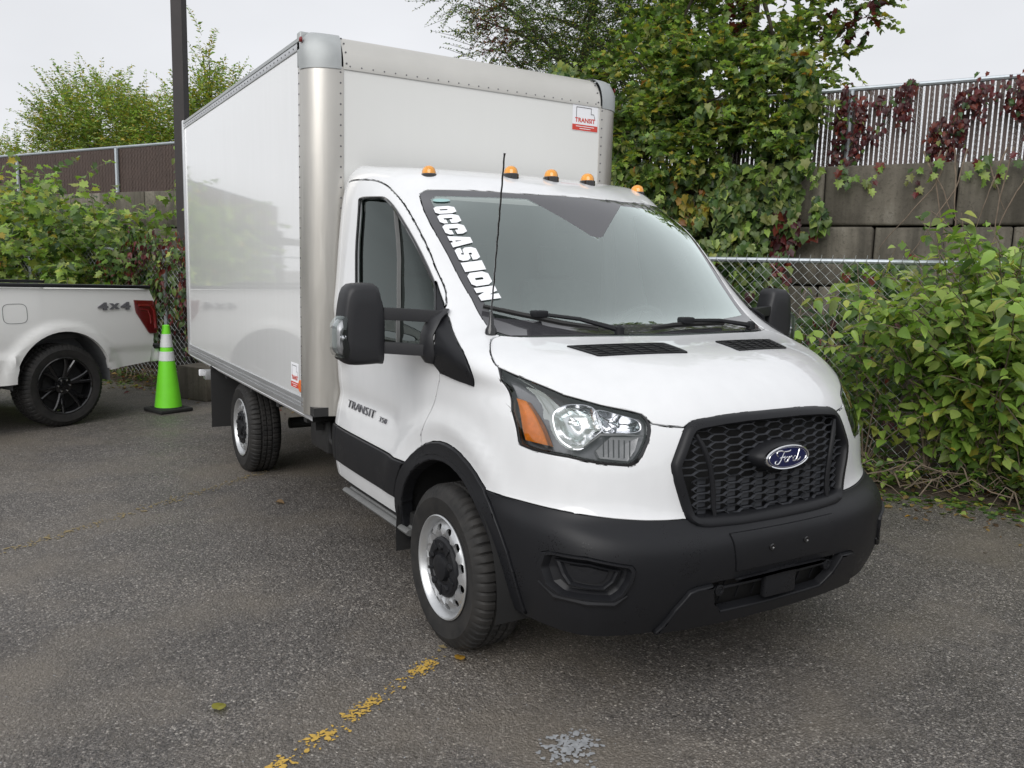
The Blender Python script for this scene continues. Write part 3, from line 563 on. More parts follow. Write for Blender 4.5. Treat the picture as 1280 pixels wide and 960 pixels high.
# wheel wells
for s in (-1, 1):
    m_ = MB(); n = 24; V = []
    for k in range(n+1):
        a = R(-10+200*k/n)
        for y_ in (.985, .52): V.append((.475*math.cos(a), s*y_, .36+.475*math.sin(a)))
    m_.add(V, [(2*k, 2*k+2, 2*k+3, 2*k+1) for k in range(n)]); c0 = [(.475*math.cos(R(-10+200*k/n)), s*.52, .36+.475*math.sin(R(-10+200*k/n))) for k in range(n+1)]
    m_.add(c0, [tuple(range(n+1))]); m_.build('wheel_well', 'matt_black', truck)

# grille: frame, honeycomb, ribs, emblem
gpl = [(0, 6.53), (.59, 6.52), (1.07, 6.46)]+GR+[(.8, 3.60), (0, 3.58)]
poly = [surf(*q)[1:] for q in gpl]; poly = poly+[(-y, z) for y, z in poly[::-1][1:-1]]
def resample(P_, n):
    P_ = [np.array(q, float) for q in P_]; P_.append(P_[0]); L = [0]
    for a, b in zip(P_[:-1], P_[1:]): L.append(L[-1]+np.linalg.norm(b-a))
    return [tuple(np.array([np.interp(t, L, [q[k] for q in P_]) for k in range(len(P_[0]))])) for t in np.linspace(0, L[-1], n, endpoint=False)]
gp = resample(poly, 96)
def inset(P_, d):
    n = len(P_); out = []
    ar = sum(P_[i][0]*P_[(i+1) % n][1]-P_[(i+1) % n][0]*P_[i][1] for i in range(n)); sg = 1 if ar > 0 else -1
    for i in range(n):
        a, b = np.array(P_[i-2]), np.array(P_[(i+2) % n]); t = (b-a)/np.linalg.norm(b-a); out.append(tuple(np.array(P_[i])+sg*d*np.array([-t[1], t[0]])))
    return out
def F3(y, z, off=0):
    u, v = front_uv(y, z); n = nrm(u, v); q = ev(u, v); return (float(q[0]+off), y, z)
rings = [[F3(*q, -.006) for q in inset(gp, -.004)], [F3(*q, .010) for q in inset(gp, -.002)], [F3(*q, .020) for q in inset(gp, .007)], [F3(*q, .018) for q in inset(gp, .024)], [F3(*q, .006) for q in inset(gp, .032)], [F3(*q, -.055) for q in inset(gp, .036)]]
m_ = MB(); n = 96
for k, rg in enumerate(rings): m_.v += rg
for k in range(len(rings)-1): m_.f += [(k*n+i, k*n+(i+1) % n, (k+1)*n+(i+1) % n, (k+1)*n+i) for i in range(n)]
grille = m_.build('grille_frame', 'black_plastic', truck, angle=50)
back = MB(); ip = inset(gp, .03); bk = [F3(*q, -.058) for q in ip]; back.add([(.80, 0, .90)]+bk, [(0, 1+i, 1+(i+1) % n) for i in range(n)]); back.build('radiator_backing', 'matt_black', grille)
inn = inset(gp, .028)
m_ = MB(); PW, PH, FL = .070, .0285, .046
seen = set()
def bar(a, b, w=.0014, d=.011, x=-.002):
    (y0, z0), (y1, z1) = a, b
    if not (inpoly(inn, y0, z0) and inpoly(inn, y1, z1)): return
    P0 = F3(y0, z0, x); P1 = F3(y1, z1, x); L = math.hypot(y1-y0, z1-z0); ty, tz = (y1-y0)/L, (z1-z0)/L; ny, nz_ = -tz*w, ty*w
    V = []
    for (X, Y, Z) in (P0, P1):
        V += [(X, Y+ny*.7, Z+nz_*.7), (X, Y-ny*.7, Z-nz_*.7), (X-d, Y-ny*1.6, Z-nz_*1.6), (X-d, Y+ny*1.6, Z+nz_*1.6)]
    m_.add(V, [(0, 1, 5, 4), (1, 2, 6, 5), (2, 3, 7, 6), (3, 0, 4, 7)])
for i in range(-9, 10):
    for j in range(-9, 10):
        cy = i*PW; cz = .90+j*PH+(PH/2 if i % 2 else 0)
        pts = [(cy+FL/2, cz+PH/2), (cy+PW-FL/2, cz), (cy+FL/2, cz-PH/2), (cy-FL/2, cz-PH/2), (cy-PW+FL/2, cz), (cy-FL/2, cz+PH/2)]
        for k in range(6):
            a, b = pts[k], pts[(k+1) % 6]; key = tuple(sorted([(round(a[0], 3), round(a[1], 3)), (round(b[0], 3), round(b[1], 3))]))
            if key in seen: continue
            seen.add(key); bar(a, b)
        # cell floor: closed cells in the lower half
        if j < -1 and inpoly(inn, cy-.03, cz) and inpoly(inn, cy+.03, cz):
            q = F3(cy, cz, -.020); m_.box((q[0], cy, cz-.002), (.004, FL*.9, PH*.62))
honey = m_.build('grille_mesh', 'grille_black', grille, smooth=False)
for s in (-1, 1):
    m_ = MB(); pts = []
    for k in range(9):
        t = k/8; z = 1.035-(1.035-.725)*t; y = np.interp(z, [.72, .83, .92, .985, 1.045], [.312, .318, .335, .358, .388]); pts.append(F3(y*s, z, .006))
    m_.tube(pts, [.006]+[.010]*7+[.006], 8); m_.build('grille_rib', 'black_plastic', grille)
# emblem pod, ring, oval and script
def ell(a, b, x, n=40, zc=.934, tilt=0): return [(x-tilt*math.sin(2*math.pi*k/n)*b, a*math.cos(2*math.pi*k/n), zc+b*math.sin(2*math.pi*k/n)) for k in range(n)]
def loft(m_, rings, cap=True):
    n = len(rings[0]); o_ = len(m_.v)
    for r_ in rings: m_.v += [tuple(q) for q in r_]
    for k in range(len(rings)-1): m_.f += [(o_+k*n+i, o_+k*n+(i+1) % n, o_+(k+1)*n+(i+1) % n, o_+(k+1)*n+i) for i in range(n)]
    if cap: m_.f.append(tuple(o_+(len(rings)-1)*n+i for i in range(n)))
    return m_
em = loft(MB(), [ell(.145, .060, .875), ell(.140, .058, .915), ell(.128, .052, .938), ell(.121, .0475, .944)]).build('emblem', 'black_plastic', truck)
loft(MB(), [ell(.121, .0475, .943), ell(.120, .047, .952), ell(.116, .0445, .955), ell(.110, .041, .953)], False).build('emblem_ring', 'chrome', em)
loft(MB(), [ell(.112, .0425, .950), ell(.110, .041, .9525), ell(.06, .022, .9555), ell(.002, .001, .956)]).build('emblem_oval', 'emblem_blue', em)
loft(MB(), [ell(.1045, .0385, .9528), ell(.1035, .0380, .9545), ell(.1015, .0368, .9545), ell(.1005, .0360, .953)], False).build('emblem_pinstripe', 'chrome', em)
# cursive name on the oval, drawn as strokes (x to the right seen from the front = +Y)
strokes = [
 [(-.052, .006), (-.060, .014), (-.056, .023), (-.040, .024), (-.022, .020), (-.004, .0205), (.004, .024)],
 [(-.026, .020), (-.034, .006), (-.042, -.010), (-.052, -.020), (-.062, -.019), (-.064, -.012), (-.058, -.008)],
 [(-.046, .000), (-.036, .003), (-.026, .002), (-.022, .006)],
 [(-.014, .002), (-.022, -.003), (-.024, -.010), (-.018, -.015), (-.010, -.012), (-.008, -.004), (-.014, .002), (-.004, -.001)],
 [(-.002, .003), (-.004, -.006), (-.008, -.015)], [(-.004, -.006), (.002, .000), (.008, .003), (.012, .001)],
 [(.034, .001), (.024, .002), (.017, -.005), (.018, -.013), (.026, -.014), (.034, -.006), (.040, .010), (.045, .024)],
 [(.040, .010), (.036, -.006), (.037, -.014), (.044, -.012), (.052, -.004)]]
m_ = MB()
for st in strokes:
    P_ = np.array(st); t = np.linspace(0, len(P_)-1, (len(P_)-1)*5+1); Q = crm(P_, t)
    m_.tube([(.9548-.6*((q[0]/.11)**2+(q[1]/.042)**2)*.002, q[0]*1.18+.006, .934+q[1]*1.12) for q in Q], [.0019+.0011*math.sin(math.pi*k/len(Q)) for k in range(len(Q))], 6)
m_.build('emblem_script', 'chrome', em)

# headlights
def ringpatch(poly, rings_, mat, name, parent, s, cen=None, closed=True, **kw):
    # poly in (u,v); rings_: list of (scale towards centre, offset)
    P_ = resample(poly, 88); cu = cen or (sum(q[0] for q in P_)/len(P_), sum(q[1] for q in P_)/len(P_)); m_ = MB(); n = len(P_); rg = []
    for sc_, off in rings_: rg.append([surf(cu[0]+(q[0]-cu[0])*sc_, cu[1]+(q[1]-cu[1])*sc_, off, s) for q in P_])
    loft(m_, rg, closed); return m_.build(name, mat, parent, **kw)
for s in (-1, 1):
    h = empty('headlight', (0, 0, 0), 0, truck)
    ringpatch(HL, [(1.0, -.004), (.995, -.045), (.9, -.052), (.5, -.06), (.05, -.062)], 'lamp_grey', 'lamp_housing', h, s)
    ringpatch(HL, [(1.005, -.006), (1.0, .0005), (.972, .0015), (.95, -.012)], 'gloss_black', 'lamp_border', h, s, closed=False)
    ringpatch(HL, [(1.0, -.003), (.8, .001), (.4, .002), (.02, .002)], 'lens_glass', 'lens', h, s)
    ringpatch(AMB, [(1.06, -.05), (1.0, -.014), (.8, -.010), (.05, -.009)], 'amber', 'amber_reflector', h, s)
    ringpatch(spl(REFL, 4, True), [(1.06, -.045), (1.03, -.012), (.98, -.012), (.85, -.035), (.6, -.052), (.3, -.058), (.05, -.060)], 'reflector', 'reflector_bowl', h, s, angle=60)
    ringpatch(spl(REFL2, 4, True), [(1.06, -.045), (1.03, -.012), (.98, -.012), (.8, -.036), (.5, -.050), (.05, -.056)], 'reflector', 'reflector_bowl', h, s, angle=60)
    ringpatch(TURN, [(1.05, -.045), (1.0, -.014), (.8, -.016), (.05, -.018)], 'frost', 'turn_signal', h, s)
    # ribs of the dark upper bezel and the bright blade under the main reflector
    m_ = MB()
    for k in range(5):
        a = (4.05-.13*k, 7.9-.22*k); b_ = (3.95-.20*k, 6.4+.05*k); m_.tube([surf(a[0]+(b_[0]-a[0])*t, a[1]+(b_[1]-a[1])*t, -.030, s) for t in (0, .5, 1)], .0025, 4)
    for k in range(6): m_.tube([surf(2.62+.08*k, 5.30, -.012, s), surf(2.60+.08*k, 5.72, -.012, s)], .0018, 4)
    m_.build('bezel_ribs', 'lamp_grey', h, kind='stuff')
    m_ = MB(); m_.tube([surf(3.62, 5.42, -.012, s), surf(3.35, 5.50, -.008, s), surf(3.05, 5.82, -.006, s), surf(2.7, 5.87, -.008, s), surf(2.4, 5.86, -.012, s)], [.003, .005, .006, .005, .003], 6); m_.build('light_blade', 'frost', h)
    for (uu, vv) in ((3.42, 6.2), (2.75, 6.22)):
        q = surf(uu, vv, -.035, s); m_ = MB(); m_.lathe([(.0, .012), (.010, .008), (.012, -.02), (.016, -.03)], q, 'x', 12); m_.build('bulb', 'chrome', h)
    # fog lamp recess
    fg = empty('fog_lamp', (0, 0, 0), 0, bumper)
    ringpatch(FOG, [(1.01, -.008), (1.0, .010), (.985, .014), (.91, .014), (.89, .006), (.85, -.016), (.74, -.030), (.3, -.04), (.02, -.04)], 'black_plastic', 'fog_bezel', fg, s, angle=22)
    ringpatch(FOGI, [(1.0, -.034), (.98, -.010), (.90, -.006), (.84, -.012), (.80, -.026), (.62, -.028), (.60, -.020), (.3, -.020), (.02, -.020)], 'black_plastic', 'fog_cover', fg, s, angle=22)
    m_ = MB(); m_.tube([surf(2.99, 1.46, .006, s), surf(3.2, 1.26, .008, s), surf(3.65, 1.25, .008, s), surf(4.12, 1.26, .006, s), surf(4.33, 1.5, .004, s)], [.004, .012, .013, .012, .004], 8); m_.build('fog_lower_ridge', 'black_plastic', fg)
# lower intake
li = MB(); li.add([F3(y, z, -.05) for y in (-.42, -.2, 0, .2, .42) for z in (.34, .52)], [(0, 1, 3, 2), (2, 3, 5, 4), (4, 5, 7, 6), (6, 7, 9, 8)]); lw = li.build('lower_intake', 'matt_black', bumper)
m_ = MB(); m_.tube([F3(-.36+.72*k/12, .462, -.012) for k in range(13)], .007, 6)
for k in range(9): y_ = -.34+.085*k; m_.tube([F3(y_, .39, -.03), F3(y_, .51, -.03)], .004, 4)
m_.build('intake_bar', 'black_plastic', lw)
for s in (-1, 1):
    m_ = MB(); q = F3(.300*s, .455, -.01); m_.lathe([(.022, -.01), (.022, .008), (.015, .010), (.013, .004), (0, .004)], q, 'x', 16); m_.build('parking_sensor', 'black_plastic', lw)
    m_ = MB(); q = F3(.095*s, .607, .010); m_.lathe([(.013, -.01), (.013, .006), (.009, .008), (.006, .003), (0, .003)], q, 'x', 14); m_.build('plate_bolt', 'gloss_black', bumper)
m_ = MB(); q = F3(0, .455, 0); m_.box((q[0]+.003, 0, .455), (.03, .17, .125), None, .01); m_.build('plate_bracket', 'black_plastic', bumper)
# hood vents
for s in (-1, 1):
    V4 = [(2.36, 9.38), (.60, 9.33), (.585, 8.82), (2.18, 8.90)]; cen = (sum(q[0] for q in V4)/4, sum(q[1] for q in V4)/4)
    vt = ringpatch(V4, [(1.02, -.002), (1.01, .006), (.95, .006), (.92, -.001), (.90, -.002)], 'black_plastic', 'hood_vent', hood, s, cen, False)
    ringpatch(V4, [(.93, .0015), (.5, .0015), (.02, .0015)], 'matt_black', 'vent_floor', vt, s, cen)
    m_ = MB()
    for k in range(1, 6):
        t = k/6; a = (V4[0][0]+(V4[1][0]-V4[0][0])*t, V4[0][1]+(V4[1][1]-V4[0][1])*t); b_ = (V4[3][0]+(V4[2][0]-V4[3][0])*t, V4[3][1]+(V4[2][1]-V4[3][1])*t)
        m_.tube([surf(a[0]+(b_[0]-a[0])*w, a[1]+(b_[1]-a[1])*w, .004, s) for w in (.05, .5, .95)], .0035, 4)
    for k in range(1, 5):
        t = k/5; a = (V4[0][0]+(V4[3][0]-V4[0][0])*t, V4[0][1]+(V4[3][1]-V4[0][1])*t); b_ = (V4[1][0]+(V4[2][0]-V4[1][0])*t, V4[1][1]+(V4[2][1]-V4[1][1])*t)
        m_.tube([surf(a[0]+(b_[0]-a[0])*w, a[1]+(b_[1]-a[1])*w, .003, s) for w in (.05, .35, .65, .95)], .003, 4)
    m_.build('vent_grid', 'black_plastic', vt)
# wipers
def wsp(u, v, off, s=1): return surf(u, v, off, s)
for pts, piv in (([(3.28, 10.62, -1), (2.64, 10.44, -1), (1.9, 10.15, -1), (1.35, 9.95, -1)], (1.0, 9.86, -1)), ([(.25, 9.93, -1), (.35, 10.03, 1), (1.0, 10.06, 1), (1.8, 10.06, 1)], (2.6, 9.92, 1))):
    w_ = empty('wiper', (0, 0, 0), 0, truck); Q = [wsp(a, b, .022, c) for a, b, c in pts]; Q2 = [wsp(a, b, .010, c) for a, b, c in pts]
    m_ = MB(); m_.tube(Q, [.006, .009, .009, .006], 6); m_.tube(Q2, .005, 4); m_.build('wiper_blade', 'rubber_black', w_)
    mid = [(Q[1][k]+Q[2][k])/2+(.016 if k == 2 else 0) for k in range(3)]; P0 = wsp(piv[0], piv[1], .02, piv[2])
    m_ = MB(); m_.tube([P0, [(P0[k]*.5+mid[k]*.5)+(.012 if k == 2 else 0) for k in range(3)], mid], [.013, .009, .008], 6); m_.box(mid, (.05, .07, .03), None, .008); m_.lathe([(.022, -.02), (.022, .012), (.012, .02), (0, .02)], P0, 'z', 12); m_.build('wiper_arm', 'black_plastic', w_)
# antenna
b0 = surf(3.49, 9.98, 0, -1); tip = (.20, -.835, 2.055); m_ = MB(); m_.lathe([(.026, -.01), (.024, .01), (.013, .03), (.009, .065), (.005, .085)], (b0[0]+.01, b0[1], b0[2]), 'z', 14)
Q = []; n = 60
for k in range(n+1):
    t = k/n; c = [b0[i]+(tip[i]-b0[i])*t for i in range(3)]; a = k*1.05; c[2] = b0[2]+.07+(tip[2]-b0[2]-.07)*t; Q.append((c[0]+.01*(1-t)+.0008*math.cos(a), c[1]+.0008*math.sin(a), c[2]))
m_.tube(Q, [.0036]*n+[.005], 6); m_.build('antenna', 'gloss_black', truck)
# roof marker lamps
for x, y, z in ((-.823, -.668, 2.062), (-.735, -.244, 2.088), (-.727, 0, 2.090), (-.735, .244, 2.088), (-.823, .668, 2.062)):
    L_ = empty('roof_lamp', (x, y, z), 0, truck); m_ = MB(); m_.lathe([(.045, -.03), (.045, .006), (.041, .010), (0, .010)], (0, 0, 0), 'z', 20); m_.build('lamp_base', 'gloss_black', L_)
    m_ = MB(); m_.lathe([(.039, .008), (.038, .022), (.032, .036), (.020, .046), (.006, .050), (0, .050)], (0, 0, 0), 'z', 18); m_.build('lamp_dome', 'amber_lamp', L_)
    for q in L_.children: q.scale = (1.15, .85, 1)
# door badge, letter by letter
for s in (-1, 1):
    for txt, x0, adv_, sz, wx, zz in (('TRANSIT', -1.185 if s < 0 else -.80, .062, .085, 1.15, .868), ('350', -.745 if s < 0 else -1.235, .034, .052, 1.0, .860)):
        for i, ch in zip([0, 1, 2, 3, 4, 4.72, 5.4], txt):
            me = text_mesh(ch, sz, .003, -.0012)
            def fn(x, y, z, s=s, xc=x0-s*i*adv_, wx=wx, zz=zz): u, v = side_uv(xc-s*x*wx, zz+y*.7); return surf(u, v, .006+z, s)
            map_mesh(me, fn, 'grey_print', 'badge_letter', doors[s])
# windshield lettering, reading downwards along the left edge
def oct_(x0, y0, x1, y1, c): return [(x0+c, y0), (x1-c, y0), (x1, y0+c), (x1, y1-c), (x1-c, y1), (x0+c, y1), (x0, y1-c), (x0, y0+c)]
LET = {
 'O': [oct_(0, 0, 1, 1, .2), oct_(.42, .32, .58, .70, .03)],
 'C': [[(.2, 0), (.8, 0), (1, .2), (1, .40), (.60, .40), (.60, .30), (.44, .30), (.44, .70), (.60, .70), (.60, .56), (1, .56), (1, .8), (.8, 1), (.2, 1), (0, .8), (0, .2)]],
 'A': [[(0, 0), (.42, 0), (.44, .14), (.58, .14), (.60, 0), (1, 0), (.74, 1), (.26, 1)], [(.45, .30), (.56, .30), (.52, .58), (.49, .58)]],
 'S': [[(.15, 0), (.85, 0), (1, .18), (1, .45), (.85, .60), (.46, .62), (.46, .74), (.60, .74), (.60, .66), (1, .66), (1, .84), (.85, 1), (.15, 1), (0, .84), (0, .56), (.15, .42), (.54, .38), (.54, .26), (.40, .26), (.40, .36), (0, .36), (0, .18)]],
 'I': [[(0, 0), (1, 0), (1, 1), (0, 1)]],
 'N': [[(0, 0), (.38, 0), (.38, .42), (.60, 0), (1, 0), (1, 1), (.62, 1), (.62, .58), (.40, 1), (0, 1)]]}
word = empty('windshield_lettering', (0, 0, 0), 0, truck); pos = 0; adv = {'I': .72}; tot = sum(adv.get(c, 1.0) for c in 'OCCASION')
Q00, Q01, Q10, Q11 = [np.array(q) for q in ((3.772, 13.28), (2.973, 13.344), (3.211, 10.803), (2.713, 10.88))]
for c in 'OCCASION':
    wd = adv.get(c, 1.0); me = curve_mesh(LET[c]); gapf = .05
    def fn(x, y, z, p0=pos, wd=wd):
        t = (p0+gapf+x*(wd-2*gapf))/tot; a = Q00*(1-t)+Q10*t; b_ = Q01*(1-t)+Q11*t; q = a*(1-y)+b_*y; return surf(q[0], q[1], .004, -1)
    map_mesh(me, fn, 'white_print', 'letter', word, ); pos += wd
me = curve_mesh([[(.5+.5*math.cos(a*math.pi/8), .5+.5*math.sin(a*math.pi/8)) for a in range(16)]])
map_mesh(me, lambda x, y, z: surf(3.72-.72*x, 13.50+.16*y, .003, -1), 'teal_print', 'inspection_sticker', truck)
# side mirrors
for s in (-1, 1):
    mr = empty('side_mirror', (0, 0, 0), 0, truck)
    def mp3(x, y, z): return (x, y*s, z)
    m_ = MB(); prof = [(1.150, 1.215), (1.165, 1.203), (1.29, 1.20), (1.325, 1.22), (1.340, 1.26), (1.338, 1.38), (1.325, 1.48), (1.310, 1.522), (1.28, 1.538), (1.20, 1.540), (1.178, 1.527), (1.165, 1.48), (1.150, 1.415)]
    prof = resample(spl(prof, 3, True), 40); rings = []
    for x_, sc_ in ((-.308, .98), (-.30, 1.0), (-.245, 1.0), (-.222, .97), (-.209, .92), (-.202, .84), (-.199, .5)):
        cy = sum(q[0] for q in prof)/40; cz = sum(q[1] for q in prof)/40; rings.append([mp3(x_, cy+(q[0]-cy)*sc_, cz+(q[1]-cz)*sc_) for q in prof])
    loft(m_, rings); m_.build('mirror_housing', 'mirror_black', mr, angle=40)
    m_ = MB(); loft(m_, [[mp3(-.304, cy+(q[0]-cy)*.93, cz+(q[1]-cz)*.93) for q in prof], [mp3(-.310, cy+(q[0]-cy)*.9, cz+(q[1]-cz)*.9) for q in prof]]); m_.build('mirror_glass', 'chrome', mr)
    for nm, z0, y1, z1, x1, hh in (('upper_arm', 1.415, .925, 1.405, -.14, .052), ('lower_arm', 1.272, .955, 1.262, -.12, .050)):
        m_ = MB(); R1 = []
        for t in (0, .2, .4, .6, .8, 1.0):
            x_ = -.235+(x1+.235)*t; y_ = 1.16+(y1-1.16)*t; z_ = z0+(z1-z0)*t; w_ = .028
            R1.append([mp3(x_+w_*max(-1, min(1, 1.35*math.cos(a))), y_, z_+hh/2*max(-1, min(1, 1.35*math.sin(a)))) for a in [k*math.pi/8 for k in range(16)]])
        loft(m_, R1); m_.build(nm, 'mirror_black', mr, angle=50)
    m_ = MB(); R1 = []
    for z_, w_, th_ in ((1.21, .04, .02), (1.25, .075, .045), (1.33, .055, .035), (1.40, .06, .045), (1.44, .03, .02)):
        u, v = side_uv(-.135, z_); q = ev(u, v); R1.append([mp3(-.135+w_*math.cos(a), q[1]+.012+th_*.5*math.sin(a), z_) for a in [k*math.pi/5 for k in range(10)]])
    loft(m_, R1); m_.build('mirror_mount', 'mirror_black', mr, angle=50)
    sg = empty('signal', (0, 0, 0), 0, mr); sg.name = 'turn_signal'
    m_ = MB(); V = []; prof2 = [(1.315, 1.415), (1.348, 1.40), (1.368, 1.37), (1.368, 1.25), (1.345, 1.232), (1.300, 1.232), (1.318, 1.32)]; pf = resample(prof2, 20); rg = []
    cy2 = sum(q[0] for q in pf)/20; cz2 = sum(q[1] for q in pf)/20
    for x_, sc_ in ((-.285, .98), (-.225, 1.0), (-.204, .93), (-.198, .6), (-.197, .05)): rg.append([mp3(x_, cy2+(q[0]-cy2)*sc_, cz2+(q[1]-cz2)*sc_) for q in pf])
    loft(m_, rg); m_.build('signal_lens', 'lens_glass', sg)
    m_ = MB(); loft(m_, [[mp3(x_, cy2-.004+(q[0]-cy2)*sc_, cz2+(q[1]-cz2)*sc_) for q in pf] for x_, sc_ in ((-.28, .86), (-.225, .84), (-.215, .5), (-.222, .05))]); m_.build('signal_reflector', 'rim_silver', sg)
    m_ = MB(); m_.lathe([(0, .014), (.012, .008), (.012, -.02)], mp3(-.212, cy2-.002, cz2+.0), 'x', 10); m_.build('signal_bulb', 'chrome', sg)
# step bars, sills
for s in (-1, 1):
    m_ = MB(); m_.prism([(s*.84, .365), (s*.90, .36), (s*.97, .378), (s*.98, .392), (s*.97, .402), (s*.955, .405), (s*.95, .398), (s*.935, .398), (s*.93, .406), (s*.90, .408), (s*.84, .405)], -.37, -1.22, 'x'); m_.build('step_board', 'grey_cap', truck)
    m_ = MB(); m_.box((-.80, s*.88, .44), (.9, .10, .06)); m_.build('sill', 'matt_black', truck)
# ------------------------------------------------------------------ wheels (axis along local Y, outer face towards -Y)
def tyre_mesh(name, Ro, Ri, W, seg=280, groove=5):
    m_ = MB(); h = W/2; dep = .010
    prof = [(Ri, -h+.012), (Ri+.012, -h+.004), (Ri+.05, -h-.004), ((Ro+Ri)/2+.015, -h-.010), (Ro-.045, -h-.004), (Ro-.022, -h+.006), (Ro-.008, -h+.020), (Ro, -h+.040),
            (Ro, -.048), (Ro-dep, -.044), (Ro-dep, -.034), (Ro, -.030), (Ro, -.006), (Ro-dep, -.003), (Ro-dep, .003), (Ro, .006), (Ro, .030), (Ro-dep, .034), (Ro-dep, .044), (Ro, .048),
            (Ro, h-.040), (Ro-.008, h-.020), (Ro-.022, h-.006), (Ro-.045, h+.004), ((Ro+Ri)/2+.015, h+.008), (Ri+.03, h), (Ri, h-.012)]
    lat = {5, 6, 7, 8, 19, 20, 21, 22}; blk = {11, 12, 15, 16}
    for k in range(seg):
        a = 2*math.pi*k/seg; c, s_ = math.cos(a), math.sin(a)
        for i, (r_, y) in enumerate(prof):
            d = 0
            if i in lat and k % groove == 0: d = dep*.9
            if i in blk and (k+2) % groove == 0: d = dep*.6
            m_.v.append(((r_-d)*c, y, (r_-d)*s_))
    n = len(prof)
    for k in range(seg):
        for i in range(n-1): m_.f.append((k*n+i, k*n+i+1, ((k+1) % seg)*n+i+1, ((k+1) % seg)*n+i))
    return m_.mesh(name, 'tyre', True, 28)
def steel_wheel(parent, loc, flip=False, deep=False):
    w = empty('wheel', loc, R(180) if flip else 0, parent); Ro, Ri, W = .352, .212, .232
    obj_from('tyre', TY['t'], w)
    # rim: flange, barrel and disc with a ring of round holes
    m_ = MB(); m_.lathe([(.214, -.104), (.222, -.108), (.224, -.114), (.219, -.118), (.212, -.114), (.208, -.104), (.203, -.098), (.197, -.078)], (0, 0, 0), 'y', 56)
    m_.lathe([(.197, -.078), (.190, .02), (.190, .09), (.214, .10)], (0, 0, 0), 'y', 40)
    def yd(r_): return float(np.interp(r_, [.10, .125, .140, .160, .180, .190, .197], [-.080, -.096, -.110, -.108, -.098, -.086, -.078]))
    NH = 12; r0, r1, rc, rh = .122, .197, .167, .0170
    for k in range(NH):
        a0 = 2*math.pi*(k+.5)/NH; out = []; inn_ = []; dh = math.pi/NH
        for j in range(24):
            t = 2*math.pi*j/24; cx, cy = math.cos(t), math.sin(t); sc_ = 1/max(abs(cx), abs(cy)); qx, qy = cx*sc_, cy*sc_
            rr_ = rc+(r1-rc)*qx if qx > 0 else rc+(rc-r0)*qx; aa = a0+dh*qy; out.append((rr_*math.cos(aa), yd(rr_), rr_*math.sin(aa)))
            r_ = rc+rh*cx*.9; ta = rh*1.15*cy/rc; inn_.append((r_*math.cos(a0+ta), yd(r_), r_*math.sin(a0+ta)))
        inn2 = [(x, y+.012, z) for x, y, z in inn_]; o_ = len(m_.v); m_.v += out+inn_+inn2
        for q in range(2): m_.f += [(o_+q*24+i, o_+q*24+(i+1) % 24, o_+(q+1)*24+(i+1) % 24, o_+(q+1)*24+i) for i in range(24)]
    m_.build('rim', 'rim_silver', w, angle=40)
    m_ = MB(); m_.lathe([(.19, .0), (.19, .001), (0, .001)], (0, 0, 0), 'y', 30); m_.build('brake_shadow_plate', 'matt_black', w)
    m_ = MB(); m_.lathe([(.129, -.088), (.128, -.106), (.118, -.114), (.085, -.116), (.078, -.106), (.060, -.104), (.055, -.124), (.040, -.130), (0, -.130)], (0, 0, 0), 'y', 40)
    for k in range(5):
        a = 2*math.pi*k/5+.3; c_ = (.092*math.cos(a), -.114, .092*math.sin(a)); m_.lathe([(.018, 0), (.015, -.010), (.012, -.012), (0, -.012)], c_, 'y', 8)
        b_ = a+math.pi/5; m_.box((.1*math.cos(b_), -.116, .1*math.sin(b_)), (.045, .008, .014), Matrix.Rotation(-b_, 3, 'Y'), .003)
    m_.build('hub_cover', 'black_plastic', w)
    return w
TY = {'t': tyre_mesh('tyre', .352, .212, .222)}
steel_wheel(truck, (0, -.868, .352)); steel_wheel(truck, (0, .868, .352), True)
steel_wheel(truck, (-3.50, -.868, .335)); steel_wheel(truck, (-3.50, .868, .335), True)

# ------------------------------------------------------------------ chassis
m_ = MB()
for s in (-1, 1):
    m_.box((-2.9, s*.42, .60), (4.6, .07, .16))
    for x in (-4.4, -3.9, -3.1, -2.4, -1.8): m_.box((x, s*.70, .705), (.06, .60, .07))
for x in (-4.6, -3.5, -2.5, -1.7): m_.box((x, 0, .62), (.08, .82, .08))
m_.tube([(-3.5, -.6, .34), (-3.5, .6, .34)], .045, 10); m_.lathe([(0, -.14), (.10, -.10), (.14, 0), (.10, .10), (0, .14)], (-3.5, 0, .34), 'y', 14); m_.tube([(-3.4, 0, .36), (-.9, 0, .42)], .035, 8)
m_.build('chassis_frame', 'chassis_black', truck)
m_ = MB(); m_.box((-1.95, -.72, .56), (.34, .30, .20), None, .02); m_.box((-1.72, -.80, .60), (.10, .12, .12), None, .01); m_.box((-1.60, -.60, .52), (.12, .5, .06)); m_.box((-1.86, -.90, .655), (.05, .05, .10)); m_.tube([(-1.75, -.86, .66), (-1.62, -.90, .58), (-1.55, -.84, .50)], .018, 6); m_.tube([(-2.1, -.80, .60), (-1.9, -.88, .66), (-1.7, -.82, .64)], .012, 6)
m_.build('battery_box', 'chassis_black', truck)
m_ = MB(); m_.box((-2.15, .30, .42), (.9, .36, .24), None, .05); m_.build('fuel_tank', 'chassis_black', truck)
m_ = MB(); m_.tube([(-1.2, -.25, .38), (-2.6, -.28, .38), (-3.0, -.35, .45), (-4.6, -.40, .40)], .035, 10); m_.build('exhaust_pipe', 'cast_grey', truck)
for s in (-1, 1):
    m_ = MB(); m_.box((-4.13, s*.90, .49), (.012, .34, .52)); m_.box((-4.12, s*.90, .735), (.03, .34, .03)); m_.build('mud_flap', 'rubber_black', truck)
m_ = MB(); m_.box((-5.02, 0, .56), (.10, 1.9, .09), None, .01)
for s in (-1, 1): m_.box((-4.95, s*.6, .65), (.06, .06, .2))
m_.build('rear_bumper', 'alu_rail', truck)
